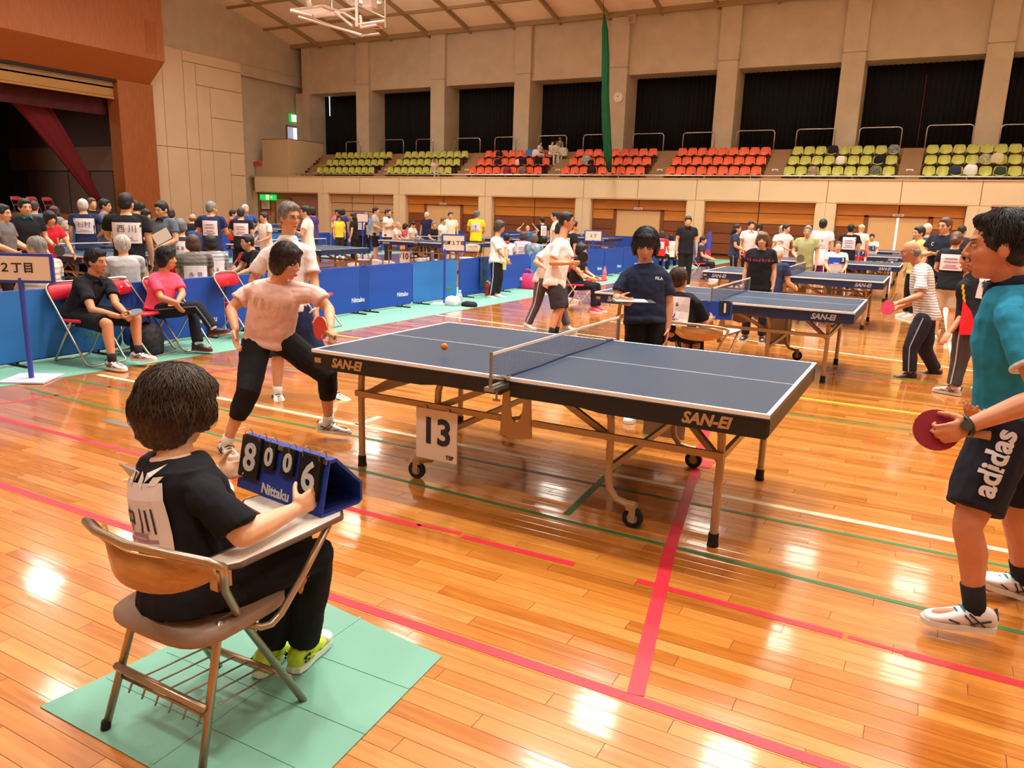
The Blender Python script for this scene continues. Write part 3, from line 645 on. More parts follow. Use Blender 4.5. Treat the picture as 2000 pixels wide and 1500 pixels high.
def build_goal():
    """basketball goal folded up under the ceiling"""
    Y0 = 23.5
    def g(x, y, dy=0.0): return ony(x, y, Y0 + dy)
    base = g(690, 60)
    t = thing('basketball_goal', 'white steel basketball goal frame folded up under the ceiling', 'goal', base)
    wm = M('goal_white', (236, 214, 204), 0.35, 0.2); sm = M('goal_steel', (186, 160, 142), 0.35, 0.6)
    def tub(name, pts, r, m):
        MB().tube([Vector(p) - base for p in pts], r, 8).build(name, m, t)
    A, B_, C_, D_ = g(569, 21, -.6), g(632, 13, .6), g(664, 25, .6), g(612, 32, -.6)
    for p, q in ((A, B_), (B_, C_), (C_, D_), (D_, A)): tub('board_edge', [p, q], .09, wm)
    m0 = (A + B_ + C_ + D_) / 4
    poly = [m0 + (v - m0) * .62 - base for v in (A, B_, C_, D_)]
    MB().prism(poly, (0, 0, 0), (0, 0, .04)).build('backboard', M('goal_board', (250, 232, 226), 0.3), t)
    for dy in (-.7, .7):
        tub('boom', [g(584, 33, dy), g(707, 69, dy)], .06, wm)
        tub('boom', [g(614, 38, dy), g(706, 72, dy)], .05, sm)
        tub('strut', [g(654, 24, dy), g(688, 51, dy)], .055, wm); tub('strut', [g(668, 24, dy), g(699, 42, dy)], .055, wm)
        tub('mast', [g(696, -30, dy), g(697, 52, dy)], .07, wm)
        tub('mast', [g(752, -30, dy), g(753, 55, dy)], .05, sm); tub('mast', [g(704, 30, dy), g(706, 52, dy)], .06, wm)
        tub('strut', [g(700, 12, dy), g(752, 35, dy)], .05, sm); tub('cross_tube', [g(664, 21, dy), g(697, 17, dy)], .06, wm)
        tub('cross_tube', [g(702, 48, dy), g(752, 41, dy)], .06, wm); tub('cross_tube', [g(704, 54, dy), g(736, 49, dy)], .05, wm)
    tub('cross_tube', [g(707, 70, -.7), g(707, 70, .7)], .04, wm); tub('cross_tube', [g(707, 70, .5), g(740, 66, .5)], .04, wm)
    tub('cross_tube', [g(697, 50, -.7), g(697, 50, .7)], .04, sm); tub('cross_tube', [g(753, 48, -.7), g(753, 48, .7)], .04, sm)
    tub('mast', [g(647, -30), g(647, 16)], .03, sm); tub('cable_bundle', [g(601, -20), g(602, 6), g(607, 14)], .12, wm)
    MB().tube([Vector(g(736, 54)) - base + Vector((.23 * math.cos(a), .23 * math.sin(a), 0)) for a in [2 * PI * k / 20 for k in range(20)]], .02, 6, closed=True).build('hoop', M('hoop_orange', (206, 120, 90), 0.5), t)
    MB().box(Vector(g(722, 4)) - base, (.5, .4, .5)).build('winch_box', M('goal_white', None), t)
    MB().box(Vector(g(690, -2)) - base, (.4, .3, .4)).build('winch_box', M('goal_white', None), t)
    # the goal's high-bay lamp just behind it, lit
    lt = M('lamp_lit', (255, 244, 226), 0.4, emit=6.0)
    for x, y, nm in ((722, 4, 'square lit ceiling lamp behind the basketball goal mast'), (690, -3, 'square lit ceiling lamp left of the basketball goal mast')):
        p = ony(x, y, 25.2); l = thing('ceiling_lamp', nm, 'lamp', p)
        MB().b2((-.45, -.3, 0), (.45, .3, .12)).build('housing', M('lamp_white', (220, 210, 200), 0.5), l); MB().b2((-.4, -.26, -.02), (.4, .26, 0)).build('diffuser', lt, l); MB().cyl((0, 0, .12), (0, 0, ceil_z(25.2) - p.z), .02, 6).build('drop_rod', MATS['chrome'], l)
build_goal()
for gx, gy in ((722, 10), (690, 4)):
    gp = ony(gx, gy, 24.9); gl = D.lights.new('goal_lamp', 'POINT'); gl.energy = 130; gl.shadow_soft_size = .3; gl.color = (1, .97, .9); go = D.objects.new('goal_lamp', gl); COL.objects.link(go); go.location = gp - Vector((0, 0, .35))

# ================================================================== TABLE TENNIS TABLES
FR = M('frame_beige', (176, 142, 104), 0.4, 0.35); BLK = M('rubber_black', (20, 18, 18), 0.7); TOPM = M('table_blue', (42, 60, 84), 0.38, noise=0.10, nscale=7, bump=0.04, bscale=300)
LINE = M('table_line', (236, 226, 220), 0.5); GOLD = M('apron_gold', (188, 150, 104), 0.4, 0.3); SILV = M('apron_silver', (178, 178, 190), 0.4, 0.3); STEEL = M('net_steel', (150, 146, 142), 0.35, 0.8)
APB = M('apron_black', (26, 24, 27), 0.45); APN = M('apron_navy', (30, 44, 84), 0.45)
def make_table(apron_mat, let_mat, detail=True):
    t = thing('table_tennis_table', 'x', 'table')
    for sg in (-1, 1):
        half = MB().b2((sg * 0.002, -.7625, .735), (sg * 1.37, .7625, .76)).build('tabletop', TOPM, t)
        ln = MB()
        ln.b2((sg * 0.004, -.7625, .76), (sg * 1.37, -.7425, .7606)).b2((sg * 0.004, .7425, .76), (sg * 1.37, .7625, .7606)).b2((sg * 1.35, -.7425, .76), (sg * 1.37, .7425, .7606)).b2((sg * .004, -.0025, .76), (sg * 1.35, .0025, .7606))
        ln.b2((sg * 0.004, -.7632, .742), (sg * 1.37, -.7625, .76))
        ln.build('edge_line', LINE, half)
        ap = MB()
        for y in (-1, 1): ap.b2((sg * .03, y * .757, .655), (sg * 1.366, y * .725, .735)); ap.prism([(sg * .45, y * .757, .655), (sg * 1.36, y * .757, .655), (sg * 1.36, y * .757, .642), (sg * .55, y * .757, .642)], (0, 0, 0), (0, -y * .03, 0))
        ap.b2((sg * 1.335, -.75, .65), (sg * 1.366, .75, .735)).b2((sg * .03, -.74, .66), (sg * .06, .74, .735))
        apo = ap.build('apron', apron_mat, half)
        if detail:
            for y in (-1, 1):
                x = sg * 1.08 if sg * y < 0 else sg * 1.10
                lettering('SAN-EI', .077, let_mat, half, (x, y * .7585, .690), (PI / 2, 0, 0 if y < 0 else PI), weight=.003, shear=.25)
    if detail:
        MB().b2((-1.35, -.7585, .68), (-1.30, -.757, .71)).build('maker_plate', GOLD, t); MB().b2((1.30, .757, .68), (1.35, .7585, .71)).build('maker_plate', GOLD, t)
    for sx in (-1, 1):
        for sy in (-1, 1):
            y = sy * .585
            l = MB().tube([(sx * 1.13, y, .05), (sx * 1.13, y, .50), (sx * 1.125, y, .58), (sx * 1.105, y, .66), (sx * 1.10, y, .74)], .021, 8).build('leg', FR, t)
            MB().tube([(sx * 1.13, y, 0), (sx * 1.13, y, .03), (sx * 1.13, y, .07)], [.03, .026, .026], 10).build('foot_cap', BLK, l)
            il = MB().tube([(sx * .50, y, .73), (sx * .515, y, .66), (sx * .545, y, .58), (sx * .55, y, .50), (sx * .55, y, .25), (sx * .56, y, .19), (sx * .60, y, .14), (sx * .66, y, .125), (sx * .71, y, .125)], .021, 8).build('leg', FR, t)
            MB().box((sx * .69, y, .115), (.05, .05, .035)).box((sx * .70, y - .02, .075), (.035, .006, .08)).box((sx * .70, y + .02, .075), (.035, .006, .08)).build('caster_fork', FR, il)
            MB().cyl((sx * .70, y - .014, .055), (sx * .70, y + .014, .055), .055, 20).build('caster_wheel', BLK, il); MB().cyl((sx * .70, y - .016, .055), (sx * .70, y + .016, .055), .03, 12).build('caster_hub', M('hub_grey', (120, 112, 104), 0.5), il)
            MB().bar((sx * 1.15, y - sy * -.03, .485), (sx * .10, y + sy * .03, .485), .02, .035).build('side_rail', FR, t)
            MB().bar((sx * 1.12, y, .46), (sx * .75, sy * .35, .71), .022, .036).build('brace', FR, t)
            MB().bar((sx * .54, y, .48), (sx * .10, sy * .50, .68), .022, .036).build('brace', FR, t)
    for sx in (-1, 1):
        MB().bar((sx * 1.13, -.585, .47), (sx * 1.13, .585, .47), .022, .036).build('cross_bar', FR, t)
        MB().bar((sx * .55, -.585, .30), (sx * .55, .585, .30), .022, .036).build('cross_bar', FR, t)
    for sy in (-1, 1):                                   # arched hinge plate in the middle
        y = sy * .62
        arch = [(-.10, .40), (-.085, .66), (-.045, .66), (-.04, .56), (-.03, .50), (0, .475), (.03, .50), (.04, .56), (.045, .66), (.085, .66), (.10, .40), (.05, .385), (0, .38), (-.05, .385)]
        pts = [(a, y, b) for a, b in arch]
        m_ = MB()
        n = len(pts); m_.add([Vector(p) + Vector((0, -.006, 0)) for p in pts] + [Vector(p) + Vector((0, .006, 0)) for p in pts], [(i, (i + 1) % n, n + (i + 1) % n, n + i) for i in range(n)] + [(0, 1, 2, 3, 4, 13), (4, 5, 12, 13), (5, 6, 11, 12), (6, 7, 8, 9, 10, 11)] + [tuple(n + k for k in f[::-1]) for f in [(0, 1, 2, 3, 4, 13), (4, 5, 12, 13), (5, 6, 11, 12), (6, 7, 8, 9, 10, 11)]])
        m_.build('hinge_plate', FR, t)
    return t
def make_net():
    t = thing('table_net', 'x', 'net')
    nm = M('net_thread', (70, 84, 120), 0.8)
    b = MB(); y0, y1 = -.905, .905
    for i in range(122): y = y0 + (y1 - y0) * i / 121; b.box((0, y, .072), (.0012, .0013, .138))
    for j in range(10): b.box((0, 0, .008 + j * .0142), (.0012, y1 - y0, .0013))
    o = b.build('net_mesh', nm, t); o['kind'] = 'stuff'
    MB().b2((-.003, y0, .138), (.003, y1, .153)).build('tape', LINE, t)
    c = MB(); c.tube([(.012, y0 + .14, .006), (.02, -.4, .005), (.010, 0, .006), (.022, .4, .005), (.012, y1 - .14, .006)], .004, 6); c.build('cord', M('cord_blue', (26, 52, 96), 0.7), t)
    for s in (-1, 1):
        p = MB().tube([(0, s * .915, -.03), (0, s * .915, .158)], .009, 10).build('post', STEEL, t)
        MB().b2((-.03, s * .765, -.05), (.03, s * .93, -.028)).b2((-.03, s * .74, .001), (.03, s * .80, .006)).b2((-.012, s * .77, -.03), (.012, s * .915, -.02)).build('clamp', STEEL, p)
        MB().cyl((0, s * .85, -.11), (0, s * .85, -.05), .006, 8).box((0, s * .85, -.11), (.04, .012, .01)).build('clamp_screw', STEEL, p)
    return t
def number_board(label, num, loc, rz=0, small='TSP'):
    t = thing('table_number', label, 'sign', loc, rz)
    wm = M('sign_white', (226, 204, 188), 0.5)
    MB().box((0, 0, 0), (.29, .008, .31)).build('board', wm, t)
    for hx in (-.08, .08): MB().box((hx, .012, .155), (.02, .03, .03)).build('hook', STEEL, t)
    if num: lettering(num, .22, M('print_navy', (34, 38, 54), 0.6), t, (0, -.0052, .015), (PI / 2, 0, 0), weight=.006)
    if small and num: lettering(small, .035, M('print_navy', None), t, (.095, -.0052, -.125), (PI / 2, 0, 0), weight=.001)
    return t
T1 = make_table(APB, GOLD); T1['label'] = 'large navy table tennis table with black apron and number 13 board, nearest'
T2 = make_table(APN, SILV); N1 = make_net(); N1['label'] = 'net with white tape across the nearest table, number 13'
TABLES = [(-.05, 4.63, 0, 'navy table tennis table right behind the woman in navy, second in the right row'), (-.05, 9.25, 0, 'navy table tennis table behind the woman in black, third in the right row'),
          (-.03, 14.25, 0, 'navy table tennis table in front of the man in green, fourth in the right row'), (-.1, 18.9, 0, 'navy table tennis table, fifth in the right row, beside the black shirted umpire'), (-.2, 23.2, 0, 'farthest navy table tennis table of the right row, near the half open door'),
          (-10.55, 3.75, 0, 'navy table tennis table behind the blue barrier and the grey haired spectators'), (-10.3, 8.35, 0, 'navy table tennis table behind the couple at the nearest table'), (-10.25, 13.55, 0, 'navy table tennis table with the number 10 board'),
          (-20.5, 12.4, 0, 'navy table tennis table far back left of the number 10 table'), (-20.3, 17.2, 0, 'distant navy table tennis table behind the far barrier row'), (-10.2, 18.6, 0, 'navy table tennis table behind the man in yellow'), (-10.1, 23.4, 0, 'far navy table tennis table before the wood panels, behind the young man')]
for i, (x, y, rz, lab) in enumerate(TABLES):
    o = T2 if i == 0 else copy_tree(T2)
    o.location = (x, y, 0); o.rotation_euler = (0, 0, rz); o['label'] = lab; o['group'] = 'table tennis tables of the hall'
    n = copy_tree(N1); n.location = (x, y, .76); n['group'] = 'table nets'
    n['label'] = 'net'
N1.location = (0, 0, .76); N1['group'] = 'table nets'; T1['group'] = 'table tennis tables of the hall'
NETL = ['net with white tape across the second table of the right row', 'net across the third table of the right row, before the man in green', 'net across the fourth table of the right row', 'net across the fifth table of the right row', 'net across the farthest table of the right row',
        'net with long white tape behind the grey haired spectators', 'net on the table behind the couple at the nearest table', 'net with white tape on the number 10 table', 'net on the far left table beyond number 10', 'net on the distant table behind the far barriers', 'net on the table behind the man in yellow', 'net on the far table before the wood panels']
for n, l in zip([o for o in D.objects if o.name.startswith('table_net') and o is not N1], NETL): n['label'] = l
number_board('white number 13 board hung on the nearest table frame', '13', (-.525, -.632, .315))
number_board('bare back of a number board on the far side of the nearest table', '', (.47, .632, .315), PI)
number_board('bare back of a number board hung on the second table of the right row', '', (.40, 5.26, .315), PI)
number_board('white number 10 board hung on a table beyond the barriers', '10', (-10.78, 12.915, .33), 0, '')
b = thing('ball', 'orange table tennis ball in the air above the nearest table', 'ball', (0, 0, 0))
sp = onz(868, 697, .76); dpt = depth_of(sp); bp_ = at(868, 677, dpt - .02); b.location = bp_
MB().ell((0, 0, 0), (.021, .021, .021), None, 20, 12).build('ball_shell', M('ball_orange', (240, 112, 30), 0.45), b, True)

# ================================================================== BARRIERS, MATS, SIGN POLES
def make_barrier(mat, tmat, L_=1.38, H_=.73):
    t = thing('barrier', 'x', 'barrier')
    r = .07; n = 5
    cs = [(L_ / 2 - r, H_ - r, 0), (-L_ / 2 + r, H_ - r, PI / 2), (-L_ / 2 + r, .05 + r, PI), (L_ / 2 - r, .05 + r, 1.5 * PI)]
    out = [(cx + r * math.cos(a0 + PI / 2 * k / n), 0, cz + r * math.sin(a0 + PI / 2 * k / n)) for cx, cz, a0 in cs for k in range(n + 1)]
    MB().prism(out, (0, -.012, 0), (0, .012, 0)).build('fabric', mat, t)
    MB().tube(out, .013, 6, closed=True).build('frame', M('barrier_frame', (22, 58, 140), 0.5), t)
    for x in (-.42, .42): MB().bar((x, -.17, .012), (x, .17, .012), .03, .02).bar((x, 0, .02), (x, 0, .07), .02).build('foot', BLK, t)
    lettering('Nittaku', .10, tmat, t, (.42, -.0135, .22), (PI / 2, 0, 0), weight=.002)
    lettering('Nittaku', .10, tmat, t, (-.42, .0135, .22), (PI / 2, 0, PI), weight=.002)
    return t
DB = M('barrier_blue', (28, 72, 170), 0.7, noise=0.12, nscale=2.5, bump=0.25, bscale=6, stretch=(.3, 1, 1.6)); LB = M('barrier_light_blue', (44, 114, 190), 0.7, noise=0.10, nscale=2.5, bump=0.2, bscale=5, stretch=(.3, 1, 1.6))
B1 = make_barrier(DB, M('letter_white', (214, 214, 226), 0.6)); B2 = make_barrier(LB, M('letter_green', (60, 140, 90), 0.6))
first = {0: True, 1: True}
def barrier(x, y, rz, lab, light=0):
    src = B2 if light else B1
    o = src if first[light] else copy_tree(src); first[light] = False
    o.location = (x, y, 0); o.rotation_euler = (0, 0, rz); o['label'] = lab; o['group'] = 'blue court barriers'
    return o
near = [(-1.05, 1, 'faded light blue barrier at the left edge behind the team name sign'), (.36, 1, 'light blue barrier behind the seated man in black'), (1.78, 0, 'blue barrier behind the seated woman in pink'), (3.2, 0, 'blue barrier behind the empty red chair and the player'), (4.62, 0, 'blue barrier right of the man in the white polo'),
        (5.72, 0, 'blue barrier standing alone with white lettering, left of the light blue one'), (7.12, 1, 'light blue barrier beside the small team sign and water bottle'), (8.58, 0, 'blue barrier with a dark towel hung over it'), (10.02, 0, 'blue barrier behind the woman in white and black trousers'), (11.46, 1, 'faded blue barrier behind the pink bag'),
        (12.9, 0, 'blue barrier behind the young man in white'), (14.34, 0, 'blue barrier behind the seated woman with pink shoes'), (15.78, 0, 'blue barrier by the pink bottle'), (17.2, 0, 'blue barrier left of the woman in navy'), (18.6, 0, 'blue barrier behind the head of the woman in navy'), (20.0, 0, 'blue barrier left of the man in the black polo'), (21.4, 0, 'blue barrier behind the man in the black polo'), (22.8, 0, 'blue barrier behind the far seated person in black trousers'), (24.2, 1, 'faded blue barrier by the woman with long black hair'), (25.6, 0, 'last blue barrier before the wood panels, behind the long haired woman')]
near[4] = (4.0 + .0, 0, near[4][2])
ys_ = [-1.1, .30, 1.72, 3.14, 3.97, 5.70, 7.10, 8.58, 10.02, 11.46, 12.9, 14.34, 15.78, 17.2, 18.6, 20.0, 21.4, 22.8, 24.2, 25.6]
ys_[4] = 4.58 - .02; ys_[3] = 3.14
for (_, li, lab), y in zip(near, ys_): barrier(-5.82, y, PI / 2, lab, li)
xf = onz(700, 494).x
wh = ['at the left end of the far row', 'left of the woman in yellow', 'behind the woman in black by the far barriers', 'behind the man in grey', 'right of the man in grey', 'behind the far seated players', 'at the middle of the far row', 'behind the cream dressed pair', 'near the man in yellow', 'at the right end of the far row']
for i in range(10):
    barrier(xf, 11.3 + 1.44 * i, PI / 2, 'distant blue barrier %s' % wh[i], 1 if i in (1, 2) else 0)
for i in range(7):
    barrier(-24.4 + 0.0, 12.0 + 1.5 * i, PI / 2, 'far blue barrier, %s from the left, before the stage end wall' % ['first', 'second', 'third', 'fourth', 'fifth', 'sixth', 'seventh'][i], 0)
for i in range(6):
    barrier(-15.6 + 1.45 * i, 27.6, 0, 'blue barrier, %s from the left, in front of the wood panels' % ['first', 'second', 'third', 'fourth', 'fifth', 'sixth'][i], 0)
for i in range(4):
    barrier(-13.2, -.4 + 1.5 * i + 3.2, PI / 2, 'blue barrier, %s from the left, behind the white haired man in navy' % ['first', 'second', 'third', 'fourth'][i], i % 2)
MINT = M('mint_sheet', (114, 166, 146), 0.55, noise=0.06, nscale=1.5, bump=0.3, bscale=3)
def sheet(name, lab, pts, z=0.0015, nsub=1):
    b = MB(); b.prism([(p[0], p[1], 0) for p in pts], (0, 0, 0.0014), (0, 0, z + .0024))
    o = b.build(name, MINT); return tag(o, lab, 'mat')
sheet('floor_sheet', 'long pale green floor sheet under the row of blue barriers', [(-7.0, -3.0), (-5.05, -3.0), (-5.06, -.69), (-4.86, 2.2), (-4.84, 27), (-7.0, 27)])
sheet('floor_sheet', 'distant pale green floor sheet along the far barrier row', [(xf - .4, 10), (xf + 1.1, 10), (xf + 1.1, 26), (xf - .4, 26)])
def team_sign(lab, loc, wd, ht, zc, text, rz, tsize, side=1, off=0.0, base=.4):
    t = thing('team_sign', lab, 'sign', loc, rz)
    bl = M('pole_blue', (54, 70, 168), 0.45); wm = M('sign_white', None)
    MB().cyl((0, 0, .012), (0, 0, zc - ht / 2 + .02), .022, 12).build('pole', bl, t)
    MB().b2((-base / 2, -base / 2, 0), (base / 2, base / 2, .012)).build('base_plate', M('base_white', (196, 190, 206), 0.5), t)
    fr = MB().b2((off - wd / 2 - .03, -.012, zc - ht / 2 - .025), (off + wd / 2 + .03, .012, zc + ht / 2 + .025)).build('frame', bl, t)
    MB().b2((off - wd / 2, -.016, zc - ht / 2), (off + wd / 2, -.012, zc + ht / 2)).build('board', wm, t)
    if text: lettering(text, tsize, M('print_black', (40, 34, 36), 0.6), t, (off, -.0175, zc), (PI / 2, 0, 0), weight=.002, spacing=1.05)
    return t
# ================================================================== PEOPLE
def cap(b, p, r0, q, r1, n=10):
    p = Vector(p); q = Vector(q); d = q - p
    if d.length < 1e-5: d = Vector((0, 0, 1e-4))
    d.normalize()
    b.tube([p - d * r0, p - d * r0 * .72, p, q, q + d * r1 * .72, q + d * r1], [.12 * r0, .70 * r0, r0, r1, .70 * r1, .12 * r1], n)
def cone(b, pts, rs, n=14):
    """open-cuff cloth tube: rounded start, flat end"""
    pts = [Vector(p) for p in pts]; d = (pts[1] - pts[0]).normalized()
    b.tube([pts[0] - d * rs[0] * .75, pts[0] - d * rs[0] * .45] + pts, [.25 * rs[0], .85 * rs[0]] + list(rs), n)
def basis(x, y, z): return Matrix((x, y, z)).transposed()
CLOUD = D.textures.new('cloth_folds', 'CLOUDS'); CLOUD.noise_scale = 0.13; CLOUD.noise_depth = 2
HAIRT = D.textures.new('hair_tufts', 'CLOUDS'); HAIRT.noise_scale = 0.014; HAIRT.noise_depth = 3
def solidify_blobs(o, vox, smooth=6, disp=None, strength=0.0):
    r = o.modifiers.new('remesh', 'REMESH'); r.mode = 'VOXEL'; r.voxel_size = vox; r.use_smooth_shade = True
    s = o.modifiers.new('smooth', 'SMOOTH'); s.factor = .5; s.iterations = smooth
    if disp is not None:
        d = o.modifiers.new('displace', 'DISPLACE'); d.texture = disp; d.strength = strength; d.mid_level = .5 if strength < .018 else .42; d.texture_coords = 'LOCAL'
    return o
TORSO = [(-.13, .120, .100, -.015), (-.02, .158, .118, -.015), (.14, .152, .112, -.005), (.36, .138, .100, .004), (.60, .152, .110, .006), (.78, .158, .104, -.004), (.90, .128, .084, -.010), (1.0, .070, .064, -.006)]
def lerp(a, b, t): return a + (b - a) * t
from mathutils.bvhtree import BVHTree as BVH
def drape(bv, o, n, off):
    """point o moved along -n on to the cloth, `off` above it"""
    h = bv.ray_cast(o + n * .25, -n, .5)[0] if bv else None
    return (h if h is not None else o) + n * off
def perp(v, d): v = v - d * v.dot(d); return v.normalized() if v.length > 1e-6 else d.orthogonal().normalized()
def cloth(rgb, kind='plain'):
    n = 'cloth_%d_%d_%d' % tuple(rgb)
    return M(n, rgb, 0.9, noise=0.05, nscale=5, bump=0.12, bscale=35, spec=0.2)
def skin(rgb):
    return M('skin_%d_%d_%d' % tuple(rgb), rgb, 0.55, noise=0.05, nscale=12, bump=0.03, bscale=120)
def hair_mat(rgb):
    return M('hair_%d_%d_%d' % tuple(rgb), rgb, 0.55, noise=0.35, nscale=60, bump=0.5, bscale=90, stretch=(1, 1, .25))
def std(pos, face=0, h=1.65, arms=('down', 'down'), sit=False, lean=0.0, turn=0, nod=0, spread=.09, step=0.0, side=0.0, female=False, seat=.45, feet=None, zbase=0.0):
    """joint positions of a figure of height h standing (or sitting) at pos, turned by `face` degrees from the camera"""
    s = h / 1.70; pos = Vector((pos[0], pos[1], zbase))
    c = (CAM - pos); c.z = 0; c.normalize(); rr = Vector((-c.y, c.x, 0))
    if rr.dot(RM.col[0]) < 0: rr = -rr
    a = math.radians(face); f = c * math.cos(a) + rr * math.sin(a); u = Vector((0, 0, 1)); r = f.cross(u)
    W = lambda x, y, z: pos + (r * x + f * y) * s + u * z * s
    J = {'s': s}
    zp = (seat + .10) / s if sit else .90
    J['pelvis'] = W(0, 0, zp)
    sp = (u * math.cos(lean) + f * math.sin(lean) + r * side).normalized()
    J['neck'] = J['pelvis'] + sp * .54 * s
    sw = (.165 if female else .185) * s
    shc = J['neck'] - sp * .035 * s
    J['shR'] = shc + r * sw; J['shL'] = shc - r * sw
    fa = f.copy(); ta = math.radians(turn); hf = (f * math.cos(ta) + r * math.sin(ta)); na = math.radians(nod)
    hu = (u * math.cos(na) + hf * math.sin(na)); hf = (hf * math.cos(na) - u * math.sin(na))
    J['hc'] = J['neck'] + (sp * .45 + u * .55).normalized() * .128 * s + hf * .028 * s; J['hf'] = hf; J['hu'] = hu
    P = {'down': ((.16, -.03, -1), (.05, .24, -1)), 'front': ((.22, .12, -1), (-.5, .8, -.42)), 'cross': ((.22, .30, -1), (-.95, .42, .10)), 'hip': ((.75, -.25, -1), (-.62, .35, -.55)), 'back': ((.22, -.32, -1), (-.62, -.32, -.45)),
         'chin': ((.10, .45, -1), (-.35, .35, 1)), 'reach': ((.18, .60, -.8), (-.08, .95, -.25)), 'lap': ((.12, .28, -1), (-.22, .9, -.35)), 'up': ((.75, .25, .25), (-.75, .05, .75)), 'bat': ((.2, .05, -1), (.0, .9, -.35)), 'table': ((.25, .35, -1), (-.1, .75, -.75)), 'point': ((.2, .25, -1), (.1, 1, -.1)), 'wide': ((.6, .15, -1), (.35, .55, -.75))}
    for k, sg, an in (('R', 1, arms[0]), ('L', -1, arms[1])):
        uu, ff = P[an] if isinstance(an, str) else an
        v = lambda t: (r * t[0] * sg + f * t[1] + u * t[2]).normalized()
        du = v(uu); df = v(ff)
        if lean and not isinstance(an, tuple): du = (du + f * math.sin(lean) * .2).normalized()
        J['el' + k] = J['sh' + k] + du * .285 * s; J['wr' + k] = J['el' + k] + df * .245 * s
        J['hip' + k] = J['pelvis'] + r * sg * .085 * s - u * .02 * s
        if sit:
            J['kn' + k] = J['pelvis'] + r * sg * .12 * s + f * .42 * s - u * .02 * s
            ft = J['kn' + k].copy(); ft.z = zbase + .085 * s
            J['an' + k] = ft + f * (.02 if not feet else feet[0 if sg > 0 else 1]) * s
        else:
            J['an' + k] = W(sg * spread, sg * step, .085)
            mid = (J['hip' + k] + J['an' + k]) / 2; J['kn' + k] = mid + f * .03 * s
        J['toe' + k] = (f + r * sg * .18).normalized()
    J['f'] = f; J['r'] = r
    return J
